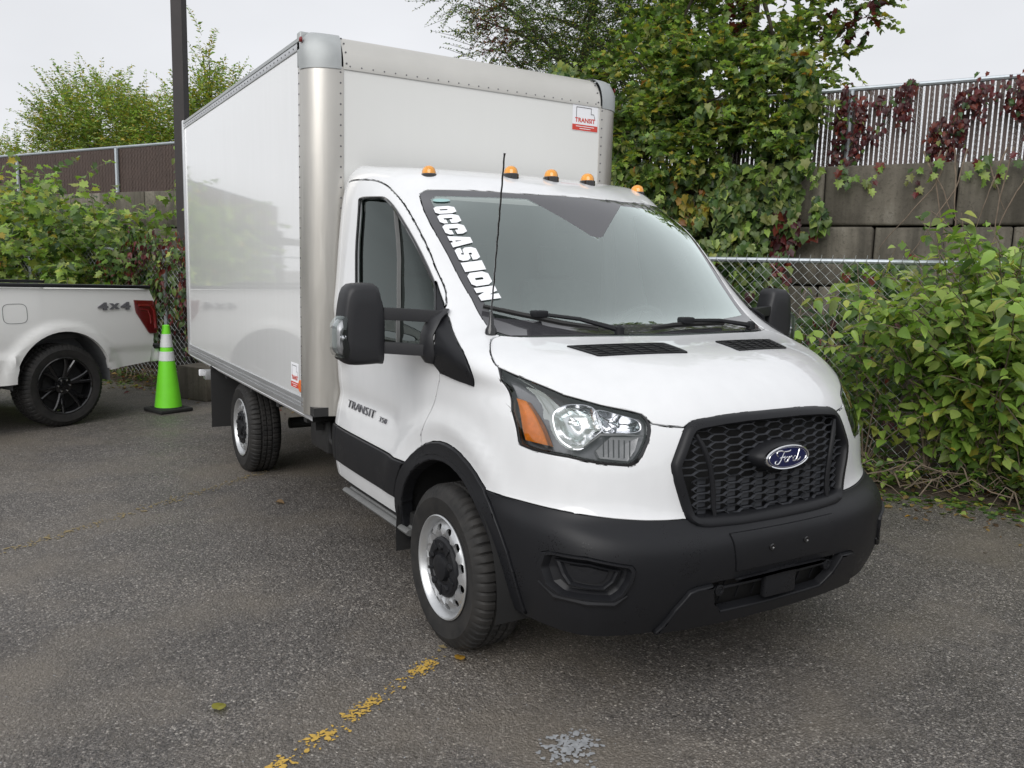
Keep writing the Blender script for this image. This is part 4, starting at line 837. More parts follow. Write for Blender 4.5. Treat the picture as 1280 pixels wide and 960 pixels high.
m_ = MB(); m_.box((-5.02, -.97, .58), (.04, .05, .06), None, .008); m_.build('rear_corner_plate', 'white_print', truck)

# ------------------------------------------------------------------ cargo box
cb = empty('cargo_box', (0, 0, 0), 0, truck)
XR, XS, XF, WB, WP, ZB, ZT, ZP = -5.085, -1.631, -1.486, 1.061, .884, .758, 2.825, 2.676
for s in (-1, 1):
    m_ = MB(); m_.box(((XR+XS)/2, s*(WB-.012), (ZB+.09+ZT-.055)/2+.0), (XS-XR-.05, .02, ZT-.055-ZB-.09)); m_.build('side_panel', 'box_panel', cb)
    # top rail: light riveted strip and dark gutter above it
    m_ = MB(); m_.box(((XR+XS)/2, s*(WB-.004), ZT-.035), (XS-XR, .016, .042), None, .003); m_.build('top_rail', 'alu_rail', cb)
    m_ = MB(); m_.prism([(s*(WB+.008), ZT-.014), (s*(WB+.008), ZT+.006), (s*(WB-.03), ZT+.030), (s*(WB-.06), ZT+.030), (s*(WB-.06), ZT-.014)], XR+.02, XS+.002, 'x'); m_.build('roof_gutter', 'cast_grey', cb)
    # bottom rail with two grooves
    m_ = MB(); pr = [(.0, 0), (.010, 0), (.012, .006), (.012, .036), (.005, .039), (.005, .043), (.012, .046), (.012, .058), (.006, .061), (.006, .064), (.012, .067), (.012, .092), (.0, .095)]
    m_.prism([(s*(WB-.006+a), ZB-.005+b_) for a, b_ in pr], XR, XS, 'x'); m_.build('bottom_rail', 'alu_rail', cb, angle=20)
    m_ = MB(); m_.prism([(s*(WB-.05), ZB-.055), (s*(WB+.002), ZB-.012), (s*(WB+.002), ZB-.006), (s*(WB-.05), ZB-.006)], XR, XS, 'x'); m_.build('bottom_flange', 'white_print', cb)
    # corner post, swept quarter ellipse
    def q_(t, off=0): a = t*math.pi/2; return (XS+(XF-XS+off)*math.sin(a), s*(WP+(WB-WP+off)*math.cos(a)))
    m_ = MB(); n = 14; V = []
    prof = [(XS-.035, s*(WB+.001)), (XS-.035, s*(WB+.005)), (XS-.004, s*(WB+.006))]+[q_(k/n, .004) for k in range(n+1)]+[(XF+.005, s*(WP-.012)), (XF+.001, s*(WP-.014))]
    for z in (ZB-.005, ZP): V += [(x, y, z) for x, y in prof]
    k_ = len(prof); m_.add(V, [(i, i+1, k_+i+1, k_+i) for i in range(k_-1)]); m_.build('corner_post', 'alu_post', cb, angle=25)
    m_ = MB()
    for k in range(34):
        z = ZB+.05+k*(ZP-ZB-.08)/33; m_.lathe([(.0055, 0), (.0045, .003), (0, .004)], (XF+.004, 0, 0), 'x', 6) if False else None
        for (px_, py_, ax) in ((XS-.020, s*(WB+.005), 'y'), (XF+.004, s*(WP+.004), 'x')):
            pr_ = [(.0055, 0), (.0045, .003), (0, .004)]
            if ax == 'y': m_.lathe([(a, b_*s) for a, b_ in pr_], (px_, py_, z), 'y', 6)
            else: m_.lathe(pr_, (px_, py_, z), 'x', 6)
    for k in range(44):
        x = XR+.06+k*(XS-XR-.1)/43; m_.lathe([(a, b_*s) for a, b_ in [(.0055, 0), (.0045, .003), (0, .004)]], (x, s*(WB+.004), ZT-.035), 'y', 6)
    m_.build('rivets', 'grey_print', cb, kind='stuff')
    # cast corner cap with marker lamp
    m_ = MB(); nu, nv = 12, 10; V = []; H_ = ZT+.035-ZP+.02
    for i in range(nv+1):
        t = i/nv*math.pi/2; f = math.cos(t)**.75; z = ZP-.015+H_*math.sin(t)**.85
        for j in range(nu+1):
            a = j/nu*math.pi/2; x = XS+(XF-XS+.010)*math.sin(a)*(f*.85+.15 if False else f); bulge = .012*math.exp(-((a-.25)/.3)**2)*math.exp(-((t-.5)/.4)**2)
            y = WP+(WB-WP+.008)*math.cos(a)*(1 if a < .01 else 1)
            y = WP-.03*(1-f)+(WB-WP+.008+bulge)*math.cos(a)*(1-.25*(1-f)); V.append((x+bulge*math.sin(a), s*y, z))
    m_.add(V, [(i*(nu+1)+j, i*(nu+1)+j+1, (i+1)*(nu+1)+j+1, (i+1)*(nu+1)+j) for i in range(nv) for j in range(nu)])
    m_.box((XS-.03, s*(WB-.06), (ZP+ZT)/2+.02), (.06, .128, ZT-ZP+.04), None, .01); cp = m_.build('corner_cap', 'cast_grey', cb, angle=50)
    m_ = MB(); m_.lathe([(.016, 0), (.015, .008*s), (.008, .014*s), (0, .015*s)], (XS+.028, s*(WB+.003), ZT-.012), 'y', 12); m_.build('corner_marker', 'dark_red', cb)
    # rear frame post
    m_ = MB(); m_.box((XR+.012, s*(WB-.010), (ZB+ZT)/2+.005), (.045, .045, ZT-ZB+.03), None, .006); m_.build('rear_post', 'alu_rail', cb)
m_ = MB(); m_.box((XF-.008, 0, (ZB+ZP)/2), (.016, 2*WP, ZP-ZB)); m_.build('front_panel', 'box_front', cb)
m_ = MB(); n = 12; V = []; prof = [(XF+.006, ZP-.012), (XF+.006, ZP)]+[(XS+(XF-XS+.006)*math.cos(k/n*math.pi/2), ZP+(ZT+.032-ZP)*math.sin(k/n*math.pi/2)) for k in range(n+1)]+[(XS-.06, ZT+.032)]
for y in (-WP+.012, WP-.012): V += [(x, y, z) for x, z in prof]
k_ = len(prof); m_.add(V, [(i, i+1, k_+i+1, k_+i) for i in range(k_-1)]); m_.build('front_roof_edge', 'alu_top', cb, angle=30)
m_ = MB()
for k in range(26): m_.lathe([(.0055, 0), (.0045, .003), (0, .004)], (XF+.004, -WP+.05+k*(2*WP-.1)/25, ZP+.006), 'x', 6)
for s in (-1, 1):
    for k in range(4): a = (k+.3)/4.5*math.pi/2; m_.lathe([(.0055, -.002), (.0045, .003), (0, .004)], (XS+(XF-XS+.008)*math.cos(a), s*(WP-.03), ZP+(ZT+.034-ZP)*math.sin(a)), 'x', 6)
m_.build('rivets', 'grey_print', cb, kind='stuff')
m_ = MB(); m_.box(((XR+XS)/2-.03, 0, ZT+.022), (XS-XR, 2*WB-.06, .02)); m_.build('roof', 'white_print', cb)
m_ = MB(); m_.box(((XR+XF)/2, 0, ZB+.02), (XF-XR-.02, 2*WB-.03, .05)); m_.build('floor_deck', 'chassis_black', cb)
m_ = MB(); m_.box((XR-.002, 0, (ZB+ZT)/2), (.03, 2*WB-.10, ZT-ZB-.08)); m_.build('rear_door', 'box_front', cb)
# stickers on the box: outline of a truck, red name, red band
def sticker(fn, name_scale=1.0):
    stk = empty('box_sticker', (0, 0, 0), 0, cb)
    me = curve_mesh([[(-.5, -.5), (.5, -.5), (.5, .5), (-.5, .5)]]); map_mesh(me, lambda x, y, z: fn(x, y, .001), 'white_print', 'sticker_base', stk)
    me = curve_mesh([[(-.5, -.48), (.5, -.48), (.5, -.26), (-.5, -.26)]]); map_mesh(me, lambda x, y, z: fn(x, y, .0022), 'red_print', 'sticker_band', stk)
    for yy, ww in ((-.33, .36), (-.41, .22)):
        me = curve_mesh([[(-ww, yy-.012), (ww, yy-.012), (ww, yy+.012), (-ww, yy+.012)]]); map_mesh(me, lambda x, y, z: fn(x, y, .003), 'white_print', 'sticker_line', stk)
    me = text_mesh('TRANSIT', .27, 0, .008); xs = [q.co.x for q in me.vertices]; w_ = max(xs)-min(xs); map_mesh(me, lambda x, y, z: fn(x*.80/w_, y*.85-.10, .0022), 'red_print', 'sticker_word', stk)
    ol = [(-.36, .0), (-.36, .40), (.24, .40), (.24, .18), (.34, .18), (.38, .06), (.38, .0), (.36, .0), (.36, .06), (.33, .155), (.22, .155), (.22, .375), (-.34, .375), (-.34, .0)]
    me = curve_mesh([ol]); map_mesh(me, lambda x, y, z: fn(x, y, .0022), 'grey_print', 'sticker_drawing', stk); return stk
sticker(lambda x, y, o_: (XF+.001+o_, .755+x*.20, 2.585+y*.165))
sticker(lambda x, y, o_: (-1.80+x*.15, -(WB-.001+o_), .955+y*.15)); sticker(lambda x, y, o_: (-1.80-x*.15, WB-.001+o_, .955+y*.15))
for s in (-1, 1):
    m_ = MB(); m_.lathe([(.036, 0), (.035, .004*s), (0, .006*s)], (XS-.062, s*(WB-.001), .905), 'y', 20); m_.build('side_reflector', 'orange_print', cb)

# ------------------------------------------------------------------ pickup (seen from its left rear)
pk = empty('pickup_truck', (-6.776, -2.513, 0), R(-62)); tag(pk, 'white pickup with 4X4 on its bed side and black wheels, cut by the left edge', 'pickup truck')
YS = 1.0
def arcp(cx, cz, r_, a0, a1, n): return [(cx+r_*math.cos(R(a0+(a1-a0)*k/n)), cz+r_*math.sin(R(a0+(a1-a0)*k/n))) for k in range(n+1)]
def side_sheet(out, y0, fn, name, mat, parent, thick=.05, angle=30, s=1):
    me = curve_mesh(out, 0); bm_ = bmesh.new(); bm_.from_mesh(me)
    for x in np.arange(-1.0, 3.6, .04): bmesh.ops.bisect_plane(bm_, geom=bm_.verts[:]+bm_.edges[:]+bm_.faces[:], plane_co=(x, 0, 0), plane_no=(1, 0, 0))
    for z in np.arange(.35, 1.5, .03): bmesh.ops.bisect_plane(bm_, geom=bm_.verts[:]+bm_.edges[:]+bm_.faces[:], plane_co=(0, z, 0), plane_no=(0, 1, 0))
    bmesh.ops.remove_doubles(bm_, verts=bm_.verts[:], dist=1e-4)
    r_ = bmesh.ops.extrude_face_region(bm_, geom=bm_.faces[:]); back_ = [q for q in r_['geom'] if isinstance(q, bmesh.types.BMVert)]; bs = set(back_)
    for q in bm_.verts: q.co = (q.co.x, s*((fn(q.co.x, q.co.y)+y0)-(thick if q in bs else 0)), q.co.y)
    bmesh.ops.recalc_face_normals(bm_, faces=bm_.faces[:]); bm_.to_mesh(me); bm_.free(); me.materials.clear(); me.materials.append(M[mat]); me.name = name; me.shade_smooth(); me.set_sharp_from_angle(angle=R(angle))
    return obj_from(name, me, parent)
def pside(x, z):
    r_ = math.hypot(x, z-.40); y = -.02*((z-.85)/.4)**2
    y += .032/(1+math.exp((r_-.585)/.010))*(1 if z > .40 else 0)
    y += -.02/(1+math.exp((z-.70)/.012))*(1 if x < -.45 else 0)+(.022/(1+math.exp((z-.72)/.012)) if x > .45 else 0)
    return y-.10*max(0, -x-.85)**1.5
out = [[(-.94, .55), (-.48, .507)]+arcp(0, .42, .49, 168, 12, 20)[:0]+[(-.475, .55)]+arcp(0, .44, .475, 170, 10, 22)+[(.47, .46), (1.12, .44), (1.12, 1.33), (-.95, 1.30), (-1.0, 1.18), (-.97, .80)]]
for s in (1, -1):
    side_sheet(out, YS, pside, 'bed_side', 'pearl_white', pk, s=s)
    m_ = MB(); m_.box((.085, s*(YS-.045), 1.345), (2.08, .10, .035), Matrix.Rotation(R(-1.2), 3, 'Y'), .01); m_.build('bed_rail_cap', 'black_plastic', pk)
    m_ = MB(); n = 20; V = []
    for k in range(n+1):
        a = R(-5+190*k/n)
        for y_ in (YS-.03, YS-.34): V.append((.48*math.cos(a), s*y_, .44+.48*math.sin(a)))
    m_.add(V, [(2*k, 2*k+2, 2*k+3, 2*k+1) for k in range(n)]); m_.add([(.48*math.cos(R(-5+190*k/n)), s*(YS-.34), .44+.48*math.sin(R(-5+190*k/n))) for k in range(n+1)], [tuple(range(n+1))]); m_.build('wheel_liner', 'liner_grey', pk)
    # tail lamp
    tl = empty('tail_lamp', (0, 0, 0), 0, pk); me_pts = [(-.76, 1.195), (-.99, 1.185), (-1.015, 1.02), (-1.02, .845), (-.915, .845), (-.77, 1.07)]
    me = curve_mesh([me_pts]); g_ = lambda x, y, o_: (x, s*(YS+pside(x, y)+o_), y)
    m_ = MB(); c0 = (-.90, 1.03); pp = resample(me_pts, 40); rg = [[g_(c0[0]+(x-c0[0])*sc_, c0[1]+(z-c0[1])*sc_, o_) for x, z in pp] for sc_, o_ in ((1, -.01), (1, .012), (.94, .018), (.5, .018), (.02, .018))]
    loft(m_, rg); m_.build('lamp_lens', 'red_lens', tl)
    m_ = MB(); m_.tube([g_(*q, .019) for q in ((-.80, 1.14), (-.93, 1.135), (-.975, 1.08), (-.985, .90))], .014, 6); m_.tube([g_(*q, .019) for q in ((-.81, 1.10), (-.90, 1.09), (-.925, 1.03), (-.93, .95))], .007, 5); m_.build('lamp_inner', 'dark_red', tl)
    for (tx, wx, cx) in (('4', .095, -.415), ('X', .10, -.537), ('4', .095, -.66)):
        me = text_mesh(tx, .135 if tx == '4' else .10, .006, .007); xs = [q.co.x for q in me.vertices]; w_ = max(xs)-min(xs)
        map_mesh(me, lambda x, y, z, cx=(cx if s > 0 else -1.07-cx), wx=wx, w_=w_: g_(cx-s*x*wx*1.12/w_, 1.135+y*.72, .012+z), 'grey_print', 'badge_letter', pk)
    m_ = MB(); fu = []
    for k in range(40):
        a = 2*math.pi*k/40; fu.append(g_(.435+.108*math.copysign(abs(math.cos(a))**.5, math.cos(a)), 1.095+.088*math.copysign(abs(math.sin(a))**.5, math.sin(a)), .0005))
    m_.tube(fu, .0028, 4, closed=True); m_.build('fuel_door_seam', 'liner_grey', pk)
m_ = MB(); m_.box((.06, 0, .86), (2.0, 1.80, .05)); m_.box((1.10, 0, 1.08), (.04, 1.86, .45)); m_.build('bed_floor', 'chassis_black', pk)
m_ = MB(); m_.box((-.955, 0, 1.02), (.07, 1.80, .56), None, .02); m_.build('tailgate', 'pearl_white', pk)
m_ = MB(); m_.box((-1.02, 0, .62), (.12, 1.90, .17), None, .03); m_.build('rear_bumper', 'pearl_white', pk)
m_ = MB(); m_.box((-1.055, .90, .70), (.10, .14, .045), None, .01); m_.box((-1.055, -.90, .70), (.10, .14, .045), None, .01); m_.build('bumper_step', 'rubber_black', pk)
m_ = MB(); m_.box((.2, .45, .60), (2.6, .08, .16)); m_.box((.2, -.45, .60), (2.6, .08, .16)); m_.tube([(0, -.8, .39), (0, .8, .39)], .05, 10); m_.box((.62, .80, .42), (.03, .25, .22)); m_.build('frame', 'chassis_black', pk)
# cab of the pickup, mostly outside the photograph
outc = [[(1.14, .44), (3.2, .44), (3.2, 1.30), (1.14, 1.33)]]
for s in (1, -1): side_sheet(outc, YS, lambda x, z: -.02*((z-.85)/.4)**2+(.022/(1+math.exp((z-.72)/.012))), 'cab_side', 'pearl_white', pk, s=s)
m_ = MB(); V = [(1.2, -.93, 1.30), (1.2, .93, 1.30), (3.2, .93, 1.30), (3.2, -.93, 1.30), (1.3, -.74, 1.90), (1.3, .74, 1.90), (2.6, .74, 1.92), (2.6, -.74, 1.92)]
m_.add(V, [(0, 1, 5, 4), (1, 2, 6, 5), (2, 3, 7, 6), (3, 0, 4, 7), (4, 5, 6, 7)]); m_.build('cab_glasshouse', 'gloss_black', pk)
m_ = MB(); m_.box((1.95, 0, 1.925), (1.36, 1.52, .05), None, .02); m_.build('cab_roof', 'pearl_white', pk)
m_ = MB(); m_.box((4.0, 0, .95), (1.7, 1.86, .62), None, .10); m_.build('engine_hood', 'pearl_white', pk)
TY['p'] = tyre_mesh('tyre', .396, .262, .272)
def alloy(loc, flip):
    w = empty('wheel', loc, R(180) if flip else 0, pk); o = obj_from('tyre', TY['p'], w)
    m_ = MB(); m_.lathe([(.262, -.120), (.272, -.128), (.275, -.134), (.266, -.137), (.256, -.128), (.250, -.10), (.245, .05), (.262, .12)], (0, 0, 0), 'y', 56)
    for k in range(6):
        for d_ in (-.13, .13):
            a = k*math.pi/3+.26; V = []
            for r_, w_, y in ((.060, .022, -.085), (.15, .020, -.108), (.215, .017, -.120), (.255, .020, -.124)):
                aa = a+d_*((r_-.06)/.2)**.8*1.5; t = (-math.sin(aa), math.cos(aa))
                for sg, yy in ((-1, y), (-.5, y-.010), (.5, y-.010), (1, y)): V.append((r_*math.cos(aa)+t[0]*w_*sg, yy, r_*math.sin(aa)+t[1]*w_*sg))
                V.append((r_*math.cos(aa), y+.05, r_*math.sin(aa)))
            F = []
            for i in range(3):
                for j in range(5): F.append((i*5+j, i*5+(j+1) % 5, (i+1)*5+(j+1) % 5, (i+1)*5+j))
            m_.add(V, F)
    m_.lathe([(.085, -.06), (.083, -.098), (.06, -.104), (.035, -.104), (.033, -.115), (0, -.117)], (0, 0, 0), 'y', 30)
    m_.build('rim', 'black_rim', w, angle=30)
    m_ = MB(); [m_.lathe([(.010, -.098), (.009, -.112), (0, -.114)], (.057*math.cos(k*math.pi/3), 0, .057*math.sin(k*math.pi/3)), 'y', 6) for k in range(6)]; m_.build('wheel_nuts', 'chrome', w)
    m_ = MB(); m_.lathe([(.245, -.02), (.245, -.018), (0, -.018)], (0, 0, 0), 'y', 30); m_.lathe([(.17, -.035), (.17, -.03), (0, -.035)], (0, 0, 0), 'y', 30); m_.build('brake_disc', 'chassis_black', w)
alloy((0, .862, .395), True); alloy((0, -.862, .395), False); alloy((3.7, .862, .395), True); alloy((3.7, -.862, .395), False)
# ------------------------------------------------------------------ ground and setting; fence frame: t along the fence, off behind it
FA = np.array([-8.4, -.55, 0]); FD = np.array([.879, .477, 0]); FD /= np.linalg.norm(FD); FM = np.array([-FD[1], FD[0], 0]); FANG = math.atan2(FD[1], FD[0])
def W(t, off, z=0): q = FA+FD*t+FM*off; return (float(q[0]), float(q[1]), float(z))
def Wa(t, off, z): return FA[None]+np.outer(t, FD)+np.outer(off, FM)+np.stack([0*z, 0*z, z], 1)
m_ = MB(); m_.add([(-150, -150, 0), (150, -150, 0), (150, 150, 0), (-150, 150, 0)], [(0, 1, 2, 3)]); m_.build('ground', 'asphalt', smooth=False, kind='structure')
# soil strip with an uneven edge along the fence, rising towards the wall
m_ = MB(); ts = np.arange(-22, 26, .22); offs = [0, .12, .3, .6, 1.0, 1.5, 2.05, 2.3]
from mathutils import noise as mn
for i, t in enumerate(ts):
    e = -.42+.22*mn.noise(Vector((t*.7, 3, 0)))+.10*mn.noise(Vector((t*3.1, 9, 0)))
    for j, o_ in enumerate(offs):
        o2 = e+o_*(2.35-e)/2.3 if j else e; z = .002 if j == 0 else .012+.05*min(1, o_)+.03*mn.noise(Vector((t*1.6, o_*2.5, 5)))+.02*mn.noise(Vector((t*6, o_*8, 1)))
        m_.v.append(W(t, o2, max(.004, z) if j else -.01))
k_ = len(offs); m_.f = [(i*k_+j, (i+1)*k_+j, (i+1)*k_+j+1, i*k_+j+1) for i in range(len(ts)-1) for j in range(k_-1)]
m_.build('soil_strip', 'soil', angle=180, kind='structure')
m_ = MB(); m_.add([W(-40, 2.62, 2.55), W(50, 2.62, 2.55), W(50, 60, 2.9), W(-40, 60, 2.9)], [(0, 1, 2, 3)]); m_.build('upper_terrain', 'soil', smooth=False, kind='structure')

def ragged(cx, cy, r_, n=9, stretch=(1, 1), rot=0, z=.004):
    out = []
    for k in range(n):
        a = 2*math.pi*k/n; q = r_*rng.uniform(.5, 1.25); x, y = q*math.cos(a)*stretch[0], q*math.sin(a)*stretch[1]
        out.append((cx+x*math.cos(rot)-y*math.sin(rot), cy+x*math.sin(rot)+y*math.cos(rot), z))
    return out
def paint_line(p0, p1, n, wid, dens, mat, name, rr_):
    m_ = MB(); p0, p1 = np.array(p0), np.array(p1); d = (p1-p0); L = np.linalg.norm(d); d = d/L; nn = np.array([-d[1], d[0]])
    for _ in range(n):
        t = rng.uniform(0, 1)
        if rng.uniform() > dens(t): continue
        q = p0+d*L*t+nn*rng.normal(0, wid); r_ = rr_*rng.uniform(.3, 1.3)*(1+.8*(rng.uniform() > .9)); P_ = ragged(q[0], q[1], r_, 8, (1, .6), rng.uniform(0, 3.1), .004+rng.uniform(0, .0012))
        o_ = len(m_.v); m_.v += P_; m_.f.append(tuple(range(o_, o_+8)))
    m_.build(name, mat, smooth=False, kind='structure')
# remains of two yellow bay lines and a splash of white paint
clump = lambda t: (.95 if (t < .16 or .30 < t < .36 or .44 < t < .62 or .84 < t < .97) else .16)
paint_line((.60, -1.93), (.10, -1.05), 900, .020, clump, 'yellow_paint', 'faded_yellow_line', .0075)
paint_line((.1, -1.05), (-2.2, 3.0), 260, .02, lambda t: .15, 'yellow_worn', 'worn_yellow_line', .010)
paint_line((-1.9, -2.95), (-3.35, -.82), 900, .03, lambda t: .55, 'yellow_worn', 'worn_yellow_line', .009)
m_ = MB()
for _ in range(190):
    a = rng.normal(0, 1, 2); P_ = ragged(.90+.040*a[0], -.93+.050*a[1], .0095*rng.uniform(.3, 1.3), 8, z=.004+rng.uniform(0, .001)); o_ = len(m_.v); m_.v += P_; m_.f.append(tuple(range(o_, o_+8)))
m_.build('white_paint_spill', 'white_worn', smooth=False, kind='structure')
# loose aggregate on the near asphalt
m_ = MB()
for _ in range(900):
    d = rng.uniform(1.4, 8)**1.0; a = YAW+rng.uniform(-.62, .62); x, y = CAMP[0]+d*math.cos(a), CAMP[1]+d*math.sin(a); s_ = rng.uniform(.0015, .0042)*(1.5 if rng.uniform() > .96 else 1)
    V = [(x+s_*rng.uniform(.6, 1.2)*dx, y+s_*rng.uniform(.6, 1.2)*dy, s_*rng.uniform(.3, .8)*dz) for dx, dy, dz in ((1, 0, 0), (0, 1, 0), (-1, 0, 0), (0, -1, 0), (0, 0, 1))]
    m_.add(V, [(0, 1, 4), (1, 2, 4), (2, 3, 4), (3, 0, 4)])
m_.build('loose_grit', 'white_worn', smooth=False, kind='stuff')

# retaining wall of big concrete blocks, each its own part
wall = empty('block_retaining_wall', W(0, 2.0), FANG); tag(wall, 'retaining wall of big weathered grey concrete blocks behind the low chain link fence', 'wall')
def wp(t, off, z): return (t, off-2.0, z)
TOPZ = 2.735
for r_ in range(5):
    z1 = TOPZ-.61*r_; z0 = z1-.61
    if z0 < -.4: z0 = -.3
    ph = 8.66 if r_ % 2 == 0 else 7.96
    for k in range(-18, 8):
        t0 = ph+1.205*k; jx = rng.uniform(-.012, .012); g_ = .008
        m_ = MB(); m_.box((0, 0, 0), (1.205-2*g_, .62, z1-z0-2*g_), None, .022)
        m_.v = [(x+rng.normal(0, .004), y+rng.normal(0, .004), z+rng.normal(0, .004)) for x, y, z in m_.v]
        o = m_.build('block', 'concrete', wall, angle=50); o.location = (t0+.6, .31+jx, (z0+z1)/2); o.rotation_euler = (rng.normal(0, .006), 0, rng.normal(0, .008))
m_ = MB(); m_.box((-4.5, .42, 1.2), (32, .4, 3.0)); m_.build('backfill', 'matt_black', wall)

# slatted fence on top of the wall (right part with open white slats, left part with dense brown ones)
uf = empty('slatted_fence', W(0, 2.3, 2.7), FANG); tag(uf, 'chain link fence with upright dark slats and bright gaps on top of the block wall', 'fence')
ZF = .83
def chain(m_, t0, t1, z0, z1, pitch, rad, off=0.0, sway=0.0):
    # woven diamonds: one zigzag wire per column
    nrow = int(round((z1-z0)/pitch)); n = int((t1-t0)/(pitch))
    for k in range(n):
        x = t0+pitch*k; pts = []
        for j in range(nrow*2+1):
            z = z0+(z1-z0)*j/(nrow*2); pts.append((x+(pitch*.5 if (j+k*0) % 2 else 0)+0.0, off+(.004 if j % 2 else -.004)+sway*math.sin(x*1.3)*math.sin(math.pi*(z-z0)/(z1-z0)), z))
        m_.tube(pts, rad, 3, cap=False)
        pts = [(2*x+pitch-px_ if False else x+pitch-(px_-x), py_*1-.008 if j % 2 else py_, pz_) for j, (px_, py_, pz_) in enumerate(pts)]
        m_.tube(pts, rad, 3, cap=False)
m_ = MB(); m_.tube([(3.0, 0, ZF), (14, 0, ZF)], .024, 8); m_.build('top_rail', 'galvanised', uf)
for t in (4.55, 7.6, 10.65, 13.7): m_ = MB(); m_.tube([(t, -.03, -.1), (t, -.03, ZF-.02)], .030, 8); m_.build('post', 'galvanised', uf)
slat = None; t = 4.4
while t < 13.2:
    if slat is None: m_ = MB(); m_.box((0, 0, ZF/2+.0), (.034, .008, ZF-.02)); slat = m_.mesh('slat', 'slat_brown', False)
    o = obj_from('slat', slat, uf); o.location = (t, rng.normal(0, .002), 0); o.rotation_euler = (0, rng.normal(0, .004), 0); t += .047
m_ = MB(); chain(m_, 4.4, 10.2, 0, ZF, .056, .0022); m_.build('chain_mesh', 'cast_grey', uf, smooth=False, kind='stuff')
uf2 = empty('brown_slatted_fence', W(0, 2.3, 2.7), FANG); tag(uf2, 'chain link fence filled with dark brown slats above the wall at the left', 'fence')
m_ = MB(); m_.tube([(-20, 0, ZF), (3.0, 0, ZF)], .026, 8); m_.build('top_rail', 'galvanised', uf2)
for t in (-16.67, -13.62, -10.57, -7.52, -4.47, -1.42, 1.6): m_ = MB(); m_.tube([(t, -.04, -.1), (t, -.04, ZF-.02)], .034, 8); m_.build('post', 'galvanised', uf2)
m_ = MB()
for k in range(560): m_.box((-20+.041*k, 0, ZF/2), (.036, .010+.004*(k % 2), ZF-.03))
m_.build('slats', 'slat_brown', uf2, smooth=False, kind='stuff')
m_ = MB(); chain(m_, -9, -2, 0, ZF-.02, .09, .002, -.012); m_.build('chain_mesh', 'slat_brown', uf2, smooth=False, kind='stuff')

# low chain link fence
lf = empty('chain_link_fence', W(0, 0), FANG); tag(lf, 'low galvanised chain link fence running behind the trucks', 'fence')
m_ = MB(); m_.tube([(-14, 0, 1.735), (13, 0, 1.735)], .021, 8); m_.build('top_rail', 'galvanised', lf)
for t in (-9.5, -6.45, -3.4, -.35, 2.7, 5.75, 9.13, 12.2): m_ = MB(); m_.tube([(t, .03, 0), (t, .03, 1.74)], .030, 10); m_.lathe([(.034, 1.72), (.034, 1.75), (.02, 1.775), (0, 1.78)], (t, .03, 0), 'z', 10); m_.build('post', 'galvanised', lf)
m_ = MB(); chain(m_, 6.2, 10.4, .06, 1.74, .086, .0026, -.025, .012); chain(m_, -4.2, 1.0, .06, 1.74, .086, .0026, -.025, .012)
for k in range(int(4.2/.086)): m_.tube([(6.2+.086*k, -.025, 1.74), (6.2+.086*k+.006, -.022, 1.785)], .0022, 3)
m_.build('chain_mesh', 'cast_grey', lf, smooth=False, kind='stuff')

# brown post by the rear of the truck and the block at its foot
pl = empty('brown_steel_post', (-9.25, -.335, 0), R(52)); tag(pl, 'tall dark brown steel post rising behind the rear of the box truck', 'post')
m_ = MB()
m_.box((0, .065, 4), (.15, .012, 8.4)); m_.box((0, -.065, 4), (.15, .012, 8.4)); m_.box((0, 0, 4), (.014, .118, 8.4)); m_.box((.068, 0, 4), (.012, .118, 8.4)); m_.build('column', 'post_brown', pl, smooth=False)
m_ = MB(); m_.box((0, 0, .05), (.32, .32, .03)); m_.build('base_plate', 'post_brown', pl)
kb = empty('concrete_kerb_block', (-7.15, -.55, 0), FANG); tag(kb, 'mossy concrete block on the ground behind the green cone', 'concrete block')
m_ = MB(); m_.box((0, 0, .19), (.52, .34, .40), None, .03); m_.v = [(x+rng.normal(0, .007), y+rng.normal(0, .007), z+rng.normal(0, .006)) for x, y, z in m_.v]; m_.build('block_body', 'concrete', kb, angle=60)

# traffic cone
cn = empty('traffic_cone', (-6.42, -1.055, 0), R(20)); tag(cn, 'bright green traffic cone with two white bands beside the white pickup', 'traffic cone')
m_ = MB(); m_.box((0, 0, .022), (.37, .37, .04), None, .014); m_.lathe([(.16, .035), (.155, .05), (.14, .052)], (0, 0, 0), 'z', 28); m_.build('base', 'rubber_black', cn)
def cr_(z): return .138+(.036-.138)*(z-.05)/.87
m_ = MB(); m_.lathe([(cr_(z), z) for z in (.045, .3, .55, .60, .75, .92)]+[(.030, .925), (.022, .92), (.022, .8)], (0, 0, 0), 'z', 28); m_.build('body', 'cone_green', cn)
for z0, z1 in ((.545, .645), (.69, .83)): m_ = MB(); m_.lathe([(cr_(z0)+.001, z0), (cr_(z0)+.003, z0+.002), (cr_(z1)+.003, z1-.002), (cr_(z1)+.001, z1)], (0, 0, 0), 'z', 28); m_.build('reflective_band', 'cone_band', cn)

